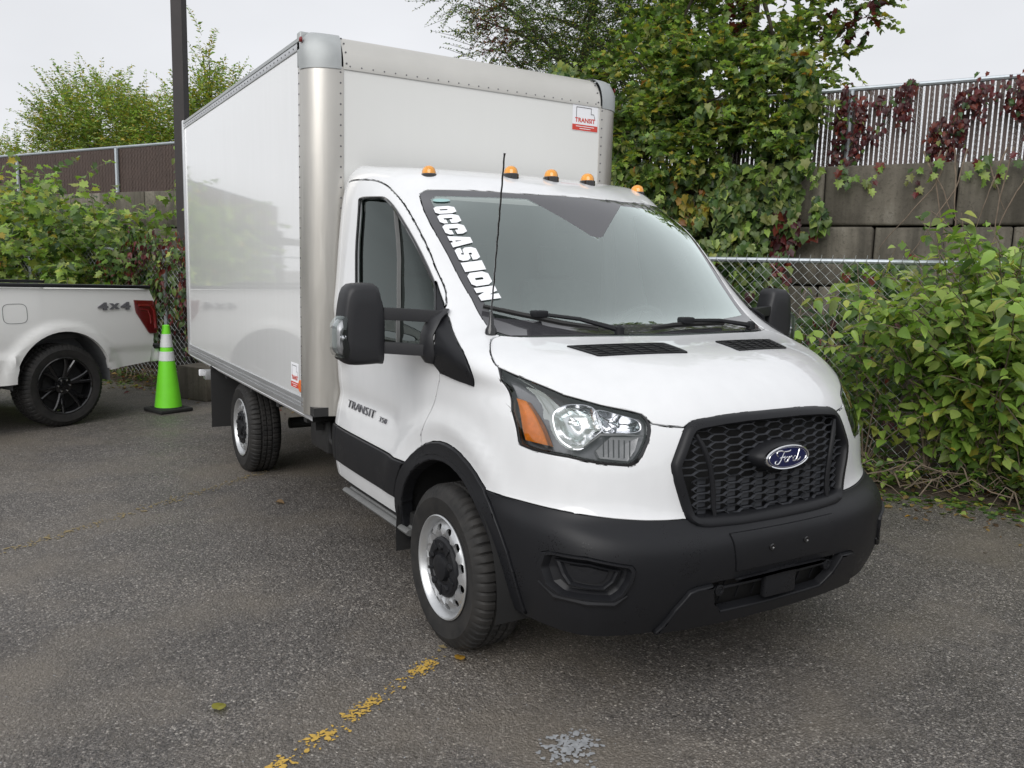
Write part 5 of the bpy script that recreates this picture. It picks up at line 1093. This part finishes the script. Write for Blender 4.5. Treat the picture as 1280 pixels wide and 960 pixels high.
# ------------------------------------------------------------------ foliage
PAL = dict(
 dark=[(0.036, 0.078, 0.022), (0.054, 0.108, 0.026), (0.072, 0.138, 0.034), (0.046, 0.096, 0.036)],
 mid=[(.075, .135, .035), (.105, .175, .042), (.135, .205, .05), (.065, .115, .035), (.16, .205, .06)],
 bright=[(.17, .29, .05), (.24, .38, .07), (.30, .43, .09), (.15, .25, .05), (.35, .46, .12), (.38, .42, .10)],
 yell=[(0.220, 0.260, 0.040), (0.320, 0.300, 0.050), (0.420, 0.330, 0.050), (0.150, 0.220, 0.040)],
 red=[(0.075, 0.012, 0.016), (0.120, 0.018, 0.020), (0.055, 0.015, 0.018), (0.160, 0.035, 0.022)],
 orange=[(0.360, 0.160, 0.030), (0.420, 0.240, 0.040), (0.280, 0.120, 0.030)],
 vine=[(.075, .130, .038), (.105, .170, .046), (.145, .21, .058), (.18, .235, .07), (.062, .108, .036), (.24, .26, .085)],
 dry=[(0.163, 0.106, 0.062), (0.250, 0.163, 0.088), (0.112, 0.075, 0.050), (0.325, 0.225, 0.088)])
def half(pts):  # mirror the outline, fan about the midrib
    V = [(0, 0), (0, .42), (0, 1)]+pts+[(-x, y) for x, y in pts]; n = len(pts); F = []
    for s in (0, 1):
        b = 3+s*n; ch = [0]+list(range(b, b+n))+[2]
        for i in range(len(ch)-1): F.append((1, ch[i], ch[i+1]) if s == 0 else (1, ch[i+1], ch[i]))
    return V, F
TEMPL = {'maple': half([(.20, -.10), (.42, .02), (.30, .22), (.56, .46), (.27, .52), (.28, .74), (.12, .72)]),
         'grape': half([(.22, -.12), (.46, .04), (.36, .20), (.50, .44), (.30, .62), (.14, .84)]),
         'heart': half([(.22, -.10), (.42, .06), (.46, .34), (.30, .68)]),
         'oval': half([(.24, .16), (.31, .42), (.17, .78)]),
         'small': ([(0, 0), (.24, .5), (0, 1), (-.24, .5)], [(0, 1, 2), (0, 2, 3)])}
def leaf_arrays(kind, P_, D_, N_, S_l, droop=.28, fold=.28):
    V2, F2 = TEMPL[kind]; V2 = np.array(V2, float); F2 = F2
    D_ = D_/np.linalg.norm(D_, axis=1, keepdims=True); X = np.cross(D_, N_); X /= np.linalg.norm(X, axis=1, keepdims=True)+1e-9; N2 = np.cross(X, D_)
    nL = len(P_); fo = rng.uniform(-.2, 1.9, nL)*fold; dr = rng.uniform(-.3, 2.0, nL)*droop; wd = rng.uniform(.72, 1.15, nL)
    z = fo[:, None]*np.abs(V2[None, :, 0])-dr[:, None]*V2[None, :, 1]**2+rng.uniform(-.12, .12, nL)[:, None]*V2[None, :, 0]*V2[None, :, 1]
    pts = P_[:, None]+S_l[:, None, None]*(X[:, None]*V2[None, :, 0:1]*wd[:, None, None]+D_[:, None]*V2[None, :, 1:2]+N2[:, None]*z[:, :, None])
    return pts, F2
def leaf_obj(name, tmpl, P_, D_, N_, S_l, C_, parent=None, **kw):
    pts, F2 = leaf_arrays(tmpl, P_, D_, N_, S_l); n, m = pts.shape[:2]; F2 = np.array(F2); F = (F2[None]+(np.arange(n)*m)[:, None, None]).reshape(-1, 3)
    me = bpy.data.meshes.new(name); me.vertices.add(n*m); me.vertices.foreach_set('co', pts.reshape(-1).astype(np.float32))
    me.loops.add(F.size); me.loops.foreach_set('vertex_index', F.reshape(-1).astype(np.int32)); me.polygons.add(len(F)); me.polygons.foreach_set('loop_start', np.arange(0, F.size, 3, dtype=np.int32)); me.update(calc_edges=True)
    at = me.color_attributes.new('tint', 'FLOAT_COLOR', 'POINT'); c = np.concatenate([np.repeat(C_, m, 0), np.ones((n*m, 1))], 1); at.data.foreach_set('color', c.reshape(-1).astype(np.float32))
    me.materials.append(M['leaf_mass']); me.validate(); return obj_from(name, me, parent, **kw)
SINGLE = {}
def single_leaves(kind, P_, D_, N_, S_l, C_, parent, name='leaf'):
    if kind not in SINGLE:
        V2, F2 = TEMPL[kind]; m_ = MB(); m_.add([(x, y, .25*abs(x)-.25*y*y) for x, y in V2], F2); me = bpy.data.meshes.new('leaf'); me.from_pydata(m_.v, [], m_.f); me.materials.append(M['leaf_single']); SINGLE[kind] = me
    for p_, d, n, s_, c in zip(P_, D_, N_, S_l, C_):
        d = d/np.linalg.norm(d); x = np.cross(d, n); x /= np.linalg.norm(x)+1e-9; n2 = np.cross(x, d)
        o = obj_from(name, SINGLE[kind], parent); o.matrix_local = Matrix(((x[0]*s_, d[0]*s_, n2[0]*s_, p_[0]), (x[1]*s_, d[1]*s_, n2[1]*s_, p_[1]), (x[2]*s_, d[2]*s_, n2[2]*s_, p_[2]), (0, 0, 0, 1))); o.color = (*c, 1)
def colors(n, mix):
    keys = list(mix); w = np.array([mix[k] for k in keys], float); w /= w.sum(); out = np.zeros((n, 3)); ch = rng.choice(len(keys), n, p=w)
    for i in range(n): p_ = PAL[keys[ch[i]]]; out[i] = np.array(p_[rng.integers(len(p_))])*rng.uniform(.8, 1.2)
    return out
def finish(plant, kind, P_, D_, N_, S_l, C_, keep=300, single=True):
    # the leaves that show largest stand as single parts, the rest are one part
    P_ = np.asarray(P_, float); D_ = np.asarray(D_, float); N_ = np.asarray(N_, float); S_l = np.asarray(S_l, float)
    loc = np.array(plant.location)
    if single:
        d = np.linalg.norm(P_-np.array(CAMP), axis=1); px = (P_-np.array(CAMP))@np.array(fw); X = (P_-np.array(CAMP))@np.array(r2)/px*FPX; Y = -(P_-np.array(CAMP))@np.array(u2)/px*FPX
        vis = (np.abs(X) < 640) & (np.abs(Y) < 480) & (px > 0); sc_ = np.where(vis, S_l/d, 0); idx = np.argsort(-sc_)[:keep]
        mk = np.zeros(len(P_), bool); mk[idx] = True; single_leaves(kind, P_[mk]-loc, D_[mk], N_[mk], S_l[mk], C_[mk], plant); mk = ~mk
    else: mk = np.ones(len(P_), bool)
    leaf_obj('foliage', kind, P_[mk]-loc, D_[mk], N_[mk], S_l[mk], C_[mk], plant, kind='stuff')
def unit(v): v = np.asarray(v, float); return v/(np.linalg.norm(v)+1e-9)
CAMV = np.array(CAMP)
def shoots(roots, n_sh, length, leaf_n, spread, size, mix, up=1.0, droop=.5, stems=None, lean=(0, 0, 0)):
    # arching shoots with leaf pairs
    P_, D_, N_, S_l = [], [], [], []
    for _ in range(n_sh):
        p_ = np.array(roots[rng.integers(len(roots))], float); d = unit([rng.normal(0, spread)+lean[0], rng.normal(0, spread)+lean[1], up+lean[2]]); q_ = rng.uniform(.35, 1.15); L = length*q_; n = max(4, int(leaf_n*q_*1.1)); st = []
        for k in range(n):
            t = (k+1)/n; d = unit(d+np.array([rng.normal(0, .07), rng.normal(0, .07), -droop*.09*t*2])); p_ = p_+d*L/n; st.append(tuple(p_))
            if t < .18: continue
            for sg in (-1, 1):
                lat = unit(np.cross(d, [0, 0, 1])+1e-3); a = unit(lat*sg+d*.35+rng.normal(0, .35, 3)+np.array([0, 0, -.45])); nn = unit(np.array([0, 0, 1])+rng.normal(0, .45, 3)+unit(CAMV-p_)*.35)
                s_ = size*rng.uniform(.65, 1.25)*(1-.3*t); P_.append(p_+a*s_*.25); D_.append(a); N_.append(nn); S_l.append(s_)
        if stems is not None: stems.append(st)
    return P_, D_, N_, S_l, colors(len(P_), mix)
def stem_part(stems, parent, rad, mat='dry_vine', name='stems', every=3, **kw):
    loc = np.array(parent.location); m_ = MB()
    for st in stems:
        q = st[::every]+[st[-1]]
        if len(q) > 1: m_.tube([tuple(np.array(x)-loc) for x in q], [rad*(1-.7*i/len(q)) for i in range(len(q))], 4, cap=False)
    return m_.build(name, mat, parent, **kw)
def Wd(x, y, z=0): return (FD*x+FM*y+np.array([0, 0, z]))

# bright shrub in front of the fence at the right
def make_shrub(name, label, t, off, roots_n, rw, n_sh, length, leaf_n, size, mix, spread=.5, kind='oval', group=None, keep=300, single=True, droop=.5, z0=.02, lean=(0, 0, 0), cat='shrub', zr=0):
    c = W(t, off, z0); pl_ = empty(name, c); tag(pl_, label, cat, group); stems = []
    roots = [np.array(W(t+rng.normal(0, rw), off+rng.normal(0, rw*.35), z0+rng.uniform(0, 1)*zr)) for _ in range(roots_n)]
    P_, D_, N_, S_l, C_ = shoots(roots, n_sh, length, leaf_n, spread, size, mix, droop=droop, stems=stems, lean=lean); finish(pl_, kind, P_, D_, N_, S_l, C_, keep, single); stem_part(stems, pl_, .006, kind='stuff'); return pl_
make_shrub('leafy_shrub', 'tall bright green shrub leaning over the chain link fence right of the truck', 9.26, -.06, 30, .32, 400, 1.80, 20, .135, dict(bright=7, mid=2.4, yell=.3), .22, droop=.7, zr=.35, group='shrubs by the low fence')
make_shrub('leafy_shrub', 'low green shrub with pointed leaves at the right edge below the taller shrub', 9.55, -.15, 12, .26, 46, .8, 11, .115, dict(bright=4, mid=3, yell=.8), .45, droop=.7, group='shrubs by the low fence')
make_shrub('leafy_shrub', 'small light green shoots growing at the asphalt edge beside the front bumper', 8.2, -.32, 8, .16, 40, .40, 8, .08, dict(bright=4, mid=2), .7, group='shrubs by the low fence')
make_shrub('leafy_shrub', 'thin green saplings growing behind the chain link fence by the truck mirror', 7.5, .45, 8, .45, 44, 1.5, 14, .10, dict(mid=4, dark=3, bright=1), .28, droop=.3, group='shrubs by the low fence')
make_shrub('leafy_shrub', 'dark green growth between fence and block wall behind the tall shrub', 9.4, .9, 10, .4, 50, 1.5, 13, .11, dict(mid=4, dark=4, red=.4), .35, droop=.4, zr=.3, group='shrubs by the low fence')
# shrubs at the left behind the pickup
make_shrub('maple_shrub', 'large yellow-green maple shrub above the bed of the white pickup', -2.6, .30, 26, .50, 190, 2.2, 20, .16, dict(bright=5, mid=3, yell=.4), .30, 'maple', droop=.8, zr=1.1, group='maple shrubs behind the pickup')
make_shrub('maple_shrub', 'tall maple shrub at the left edge of the photograph', -4.5, .35, 26, .55, 190, 2.3, 20, .16, dict(mid=4, bright=3.5, yell=1, orange=.12), .30, 'maple', droop=.8, zr=1.25, group='maple shrubs behind the pickup')
make_shrub('maple_shrub', 'lower maple shrub in front of the wall right behind the pickup tail', -1.3, .1, 16, .35, 110, 1.5, 14, .14, dict(mid=5, bright=2.5, dark=2), .34, 'maple', droop=.8, zr=.8, group='maple shrubs behind the pickup')
make_shrub('maple_shrub', 'leafy sapling standing between the reddish vines and the brown post', .35, .55, 8, .2, 46, 1.9, 16, .12, dict(mid=4, dark=2, bright=2), .2, 'maple', droop=.6, zr=.6, group='maple shrubs behind the pickup')
# climbing and hanging vines
def curtain(name, label, region, n_st, step, size, mix, kind, off_fn, top_fn, len_fn, keep=300, mask=None, spread=.02, single=True, cat='vine', z0=None, colfn=None):
    t0, t1 = region; c = W((t0+t1)/2, off_fn((t0+t1)/2, 2), 2.0 if z0 is None else z0); pl_ = empty(name, c); tag(pl_, label, cat, 'creepers on the wall and fences' if name == 'creeper' else None); P_, D_, N_, S_l, st = [], [], [], [], []
    for _ in range(n_st):
        t = rng.uniform(t0, t1); z = top_fn(t)-rng.uniform(0, .25); L = len_fn(t)*rng.uniform(.5, 1.1); s_ = 0; o_ = off_fn(t, z)+rng.normal(0, .08); line = []
        while s_ < L:
            s_ += step; t += rng.normal(0, .018)+spread*0; z -= step*rng.uniform(.8, 1.1); o2 = off_fn(t, z)+rng.normal(0, .07); p_ = np.array(W(t, o2, z)); line.append(tuple(p_))
            if mask is not None and not mask(t, z):
                if len(line) > 3: st.append(line)
                line = []; continue
            out_ = -FM; a = unit(np.array([0, 0, -1])+FD*rng.normal(0, .7)+out_*rng.uniform(.1, .7)); nn = unit(out_+np.array([0, 0, .65])+rng.normal(0, .55, 3)); q = size*rng.uniform(.55, 1.25)
            P_.append(p_+out_*.03); D_.append(a); N_.append(nn); S_l.append(q)
        if len(line) > 3: st.append(line)
    C_ = colors(len(P_), mix)
    if colfn is not None:
        for i, p_ in enumerate(P_):
            c2 = colfn(((p_-FA)@FD), p_[2])
            if c2 is not None: C_[i] = colors(1, c2)[0]
    finish(pl_, kind, P_, D_, N_, S_l, C_, keep, single); stem_part(st[::2], pl_, .004, every=2, kind='stuff'); return pl_
nz2 = lambda a, b, k=1.0, o=0.0: mn.noise(Vector((a*k, b*k, o)))
def vine_col(t, z):
    a = nz2(t, z, .9, 4.2)
    if a > .15 and z < 2.5 and t > 7.02: return dict(red=3, vine=2)
    if 5.45 < t < 6.0 and 2.2 < z < 3.0 and nz2(t, z, 2, 1) > -.1: return dict(orange=2, yell=3, vine=3)
    if nz2(t, z, 1.7, 8.8) > .42: return dict(yell=3, orange=1, vine=2)
    return None
def gmask(t, z):
    if t > 7.42-.16*math.sin(z*2.2)-.20*(z < 2.65)+.30*nz2(t, z, 1.6) or z < .1: return False
    if z > 3.35 and nz2(t, z, 1.5, 3.3) < -.10-.4*(3.9-z): return False
    if 2.75 < z < 3.6 and nz2(t, z, 2.1, 1.2) < -.28: return False
    return nz2(t, z, 3.2, 7) > -.42
curtain('grape_vine', 'dense green vine curtain hanging over the block wall between cargo box and slatted fence', (4.2, 7.7), 430, .060, .088, dict(vine=7, dark=1.5, mid=2, bright=1.5), 'grape', lambda t, z: (1.84 if z < 2.75 else 2.10)-.30*max(0, math.sin((t-4.2)*1.4+z*.8))-.55*max(0, nz2(t, z, 1.5))-.25*max(0, nz2(t, z, 3.5, 2)), lambda t: 4.05+.35*nz2(t, 0, 2)-.5*max(0, t-6.9), lambda t: 3.3-.5*nz2(t, 3, 1.5) if t < 7.2 else 2.0, mask=gmask, colfn=vine_col)
curtain('creeper', 'dark red creeper over the top of the slatted fence', (7.5, 10.2), 210, .045, .052, dict(red=8, dark=.6, vine=.5), 'grape', lambda t, z: 2.2, lambda t: 3.60+.08*nz2(t, 1, 3), lambda t: .22+.85*max(0, .30+1.3*nz2(t, 5, 1.7)), mask=lambda t, z: nz2(t*3.2, z, 1.0, 3)+.5*nz2(t, z, 7, 5) > -.12)
curtain('creeper', 'thin green and red creeper trailing along the top course of the block wall', (7.3, 10.2), 46, .06, .085, dict(bright=4, vine=4, red=1.4), 'maple', lambda t, z: 1.93, lambda t: 2.86+.05*nz2(t, 9, 3), lambda t: .12+.22*max(0, nz2(t, 7, 1.9)+.3))
curtain('creeper', 'red and green creeper climbing the chain link fence behind the cone', (-1.5, .6), 120, .07, .085, dict(red=4, dark=2, vine=2), 'oval', lambda t, z: -.06, lambda t: 2.05+.25*nz2(t, 1, 2), lambda t: 1.5, mask=lambda t, z: nz2(t, z, 2.4, 6) > -.22)
curtain('creeper', 'leafy creeper on the brown fence beside the tall brown post', (-2.55, -1.9), 26, .07, .10, dict(mid=4, bright=3), 'oval', lambda t, z: 2.05, lambda t: 3.6, lambda t: 1.6)
curtain('creeper', 'dark vine growth on the wall seen through the chain link fence', (5.6, 8.4), 120, .075, .10, dict(vine=4, dark=5, red=1), 'heart', lambda t, z: 1.8-.35*max(0, (1.6-z)), lambda t: 1.9, lambda t: 1.8, mask=lambda t, z: nz2(t, z, 1.1, 2.7) > -.1 or t < 7.0)
# bare vine stems hanging on the wall
hv = empty('bare_vine_stems', W(8.7, 1.9, 2.8)); tag(hv, 'bare brown vine stems hanging down the front of the block wall', 'vine'); lines = []
for t0, L in ((8.62, 1.3), (8.50, 1.1), (8.72, 1.2), (8.35, .9), (9.1, 1.2), (9.05, .8), (9.3, 1.3), (8.55, 1.0), (9.22, .9), (8.9, .6)):
    t, z, v_ = t0, 2.83, rng.normal(0, .15); q = []
    for k in range(16): q.append(W(t, 1.93-.05*math.sin(k/15*math.pi), z)); z -= L/16; v_ += rng.normal(0, .10); t += v_*L/16
    lines.append(q)
stem_part(lines, hv, .008, every=1, name='stem')

# trees behind the wall
def tree(name, label, base, h, crown, n_tw, tw_len, tw_leaf, size, mix, kind='small', trunk_r=.09, limbs=9, dirbias=(0, 0, .3), colfn=None, gap=None):
    tr = empty(name, base); tag(tr, label, 'tree', 'far trees beyond the brown fence' if name == 'distant_tree' else None); b = np.array(base, float); P_, D_, N_, S_l = [], [], [], []; m_ = MB(); tw = MB()
    cz = [np.array(c[0]) for c in crown]; top = max(cz, key=lambda q: q[2])
    tp = [b*(1-t)+top*t+np.array([.12*math.sin(3*t+b[0]), .12*math.cos(2.3*t), 0])*t for t in np.linspace(0, 1, 9)]; m_.tube([tuple(q-b) for q in tp], [trunk_r*(1-.82*k/8) for k in range(9)], 7); m_.build('trunk', 'bark', tr)
    lm = MB()
    for k in range(limbs):
        c, r_ = crown[k % len(crown)]; t = rng.uniform(.35, .85); s0 = tp[int(t*8)]; e = np.array(c)+np.array(r_)*rng.uniform(-.8, .8, 3); md = (s0+e)/2+np.array([0, 0, .12]); lm.tube([tuple(s0-b), tuple(md-b), tuple(e-b)], [trunk_r*.4, trunk_r*.25, .008], 5)
    lm.build('limb', 'bark', tr)
    vol = np.array([np.prod(c[1]) for c in crown], float); vol /= vol.sum()
    for _ in range(n_tw):
        c, r_ = crown[rng.choice(len(crown), p=vol)]; c = np.array(c); r_ = np.array(r_)
        q = rng.normal(0, 1, 3); q = q/np.linalg.norm(q)*rng.uniform(.25, 1)**.55; p_ = c+q*r_
        if gap is not None and gap(p_): continue
        d = unit(unit(q*r_)*.7+np.array(dirbias)+rng.normal(0, .35, 3)); L = tw_len*rng.uniform(.6, 1.3); n = tw_leaf; p0 = p_.copy()
        for k in range(n):
            d = unit(d+np.array([0, 0, -.035])+rng.normal(0, .04, 3)); p_ = p_+d*L/n
            for sg in (-1, 1):
                lat = unit(np.cross(d, [0, 0, 1])+1e-3); a = unit(lat*sg+d*.6+rng.normal(0, .3, 3)); P_.append(p_.copy()); D_.append(a); N_.append(unit(np.array([0, 0, 1])+rng.normal(0, .6, 3))); S_l.append(size*rng.uniform(.7, 1.2)*(1-.35*k/n))
        tw.tube([tuple(p0-b), tuple(p_-b)], [.005, .002], 3, cap=False)
    tw.build('twigs', 'bark', tr, kind='stuff', smooth=False)
    C_ = colors(len(P_), mix)
    if colfn is not None:
        for i, p_ in enumerate(P_):
            c2 = colfn(p_)
            if c2: C_[i] = colors(1, c2)[0]
    P_, D_, N_, S_l = map(np.array, (P_, D_, N_, S_l)); leaf_obj('crown', kind, P_-b, D_, N_, S_l, C_, tr); return tr
def C3(t, off, z, rx, ry, rz): return (W(t, off, z), (rx, ry, rz))
redpatch = lambda p_: dict(red=3, orange=1, mid=2) if mn.noise(Vector(p_)*.9+Vector((3, 1, 7))) > .46 else None
tree('elm_tree', 'airy small-leaved tree rising behind the cargo box left of the vine-covered tree', W(3.1, 4.3, 2.7), 5, [C3(2.7, 4.2, 5.6, 1.0, .8, 1.0), C3(3.5, 4.3, 4.9, 1.0, .9, .9), C3(4.3, 4.2, 5.5, 1.0, .9, 1.2), C3(1.6, 4.2, 5.9, .7, .6, .55), C3(2.2, 4.2, 5.0, .6, .6, .6), C3(4.4, 4.0, 4.1, 1.0, .8, .9), C3(3.0, 4.2, 4.2, 1.1, .7, .7), C3(5.0, 4.2, 6.0, 1.0, .9, .9), C3(4.0, 4.4, 7.4, 1.3, 1.0, 1.1)], 4200, .42, 9, .058, dict(dark=3, mid=5, bright=2, yell=.8), colfn=redpatch)
tree('vine_clad_tree', 'dense yellow-green tree overgrown with grape leaves above the vine curtain', W(6.0, 3.6, 2.7), 5, [C3(5.5, 3.2, 4.3, .95, .6, .8), C3(6.3, 3.1, 3.9, .9, .5, .6), C3(6.5, 3.3, 4.9, .85, .6, .6), C3(5.3, 3.4, 5.2, .9, .6, .7), C3(7.35, 3.2, 4.75, .60, .5, .45), C3(7.0, 3.0, 4.05, .5, .4, .45), C3(6.0, 3.3, 6.3, 1.1, .9, .9), C3(6.4, 3.4, 7.6, 1.1, .9, 1.0)], 1400, .36, 7, .085, dict(vine=4, mid=3, bright=5, yell=2), 'grape', colfn=lambda p_: dict(red=4, dark=2) if mn.noise(Vector(p_)*1.1+Vector((9, 4, 2))) > .36 else None)
tree('hanging_maple', 'yellow-green maple branches with orange tips hanging before the slatted fence beside the cargo box', W(6.0, 2.75, 2.72), 4, [C3(5.3, 2.05, 3.75, .75, .28, .55), C3(6.2, 1.95, 3.65, .75, .28, .5), C3(6.95, 1.95, 3.35, .5, .25, .4), C3(5.6, 1.75, 2.95, .7, .22, .4), C3(6.6, 1.75, 2.9, .6, .2, .35)], 620, .34, 6, .095, dict(vine=4, mid=3, bright=4, yell=2), 'maple', trunk_r=.04, limbs=7, dirbias=(.1, -.3, -.25), colfn=lambda p_: dict(orange=4, yell=3) if mn.noise(Vector(p_)*1.6+Vector((2, 7, 5))) > .46 else None)
for lab, t, off, z, r_, n in (('far yellow-green tree above the brown fence, left of the dark post', -16.5, 10, 5.6, (2.2, 1.6, 1.5), 900), ('far green tree directly left of the tall brown post', -13.4, 10, 5.0, (1.2, 1.2, 1.2), 420), ('far slender tree with an upright tip right of the tall brown post', -11.1, 10, 5.6, (.95, .9, 1.2), 420), ('far tree cut by the left edge of the photograph', -21.6, 10, 4.2, (1.6, 1.5, 1.2), 420)):
    cr3 = [C3(t, off, z, *r_), C3(t-.6*r_[0], off, z-.4*r_[2], r_[0]*.7, r_[1]*.8, r_[2]*.7), C3(t+.6*r_[0], off, z-.3*r_[2], r_[0]*.6, r_[1]*.8, r_[2]*.8)]
    if 'slender' in lab: cr3 += [C3(t-.2, off, z+1.9, .16, .16, .8)]
    tree('distant_tree', lab, W(t, off, 2.6), 5, cr3, n, .95, 12, .15, dict(bright=5, mid=1, yell=4), trunk_r=.10, dirbias=(0, 0, .75))
# ground litter, fallen leaves, dead twigs along the fence
def litter(name, n, tr, offr, size, mix, kind='oval', zz=.03):
    t = rng.uniform(*tr, n); o_ = rng.normal(offr[0], offr[1], n); z = np.where(o_ > -.35, rng.uniform(.02, .02+zz, n), rng.uniform(.006, .014, n)); P_ = Wa(t, o_, z)
    a = rng.uniform(0, 6.28, n); D_ = np.stack([np.cos(a), np.sin(a), rng.normal(0, .15, n)], 1); N_ = np.stack([rng.normal(0, .3, n), rng.normal(0, .3, n), np.ones(n)], 1); S_l = size*rng.uniform(.5, 1.2, n)
    leaf_obj(name, kind, P_, D_, N_, S_l, colors(n, mix), None, kind='stuff')
litter('fallen_leaves', 4200, (-6, 13), (-.1, .33), .065, dict(dry=6, red=1, orange=.7, mid=.6, yell=.4), zz=.08)
litter('scattered_leaves', 160, (5.5, 11), (-.9, .35), .05, dict(dry=4, orange=1, yell=.4))
litter('weeds', 1500, (7.6, 11), (-.30, .22), .07, dict(mid=4, bright=3, dark=2), zz=.22)
litter('weeds', 500, (-1.2, 1.2), (-.2, .2), .06, dict(mid=4, dark=3), zz=.12)
m_ = MB()
for _ in range(150):
    t = rng.uniform(7.4, 10.6) if rng.uniform() < .75 else rng.uniform(-1.5, 1.2); o_ = rng.normal(-.15, .22); a = rng.uniform(0, 3.14); L = rng.uniform(.15, .7); z = rng.uniform(.03, .16); q = []
    for k in range(5): q.append(W(t+math.cos(a)*L*(k/4-.5)+rng.normal(0, .01), o_+math.sin(a)*L*.5*(k/4-.5), max(.02, z+rng.normal(0, .03)+.08*math.sin(k))))
    m_.tube(q, [.005, .005, .004, .003, .002], 4, cap=False)
m_.build('dead_twigs', 'dry_vine', kind='stuff')
single_fallen = [((.10, -1.93), 'yellow fallen leaf on the asphalt left of the near yellow line', 'yell', .055), ((.17, -.98), 'orange fallen leaf on the asphalt by the front tyre', 'orange', .05), ((-2.45, -1.0), 'small brown leaf on the asphalt between the two wheels', 'dry', .06)]
for (x, y), lb, pal_, s_ in single_fallen:
    if 'heart' not in SINGLE: single_leaves('heart', [], [], [], [], [], None)
    o = obj_from('fallen_leaf', SINGLE['heart'], None, label=lb, cat='leaf', group='single leaves on the asphalt'); o.location = (x, y, .012); o.rotation_euler = (.1, .1, rng.uniform(0, 6)); o.scale = (s_,)*3; o.color = (*PAL[pal_][1], 1)
# low belt of far trees and sheds all round the lot (they show in the paint and the glass)
m_ = MB(); 
P_, n = [], 20000
a = rng.uniform(0, 2*math.pi, n); keepm = ~((a > R(95)) & (a < R(205))); a = a[keepm]; n = len(a); hgt = 2.8+1.3*np.sin(a*5)+1.0*np.sin(a*13+1)+.8*np.sin(a*31); z = rng.uniform(0, 1, n)**.8*np.maximum(hgt, 1.5); rad = 34+4*np.sin(a*3)+rng.uniform(-1, 1, n)
P_ = np.stack([rad*np.cos(a), rad*np.sin(a), z], 1); D_ = rng.normal(0, 1, (n, 3)); N_ = rng.normal(0, 1, (n, 3)); leaf_obj('distant_treeline', 'oval', P_, D_, N_, rng.uniform(.5, 1.1, n), colors(n, dict(dark=4, mid=3)), None, kind='stuff')
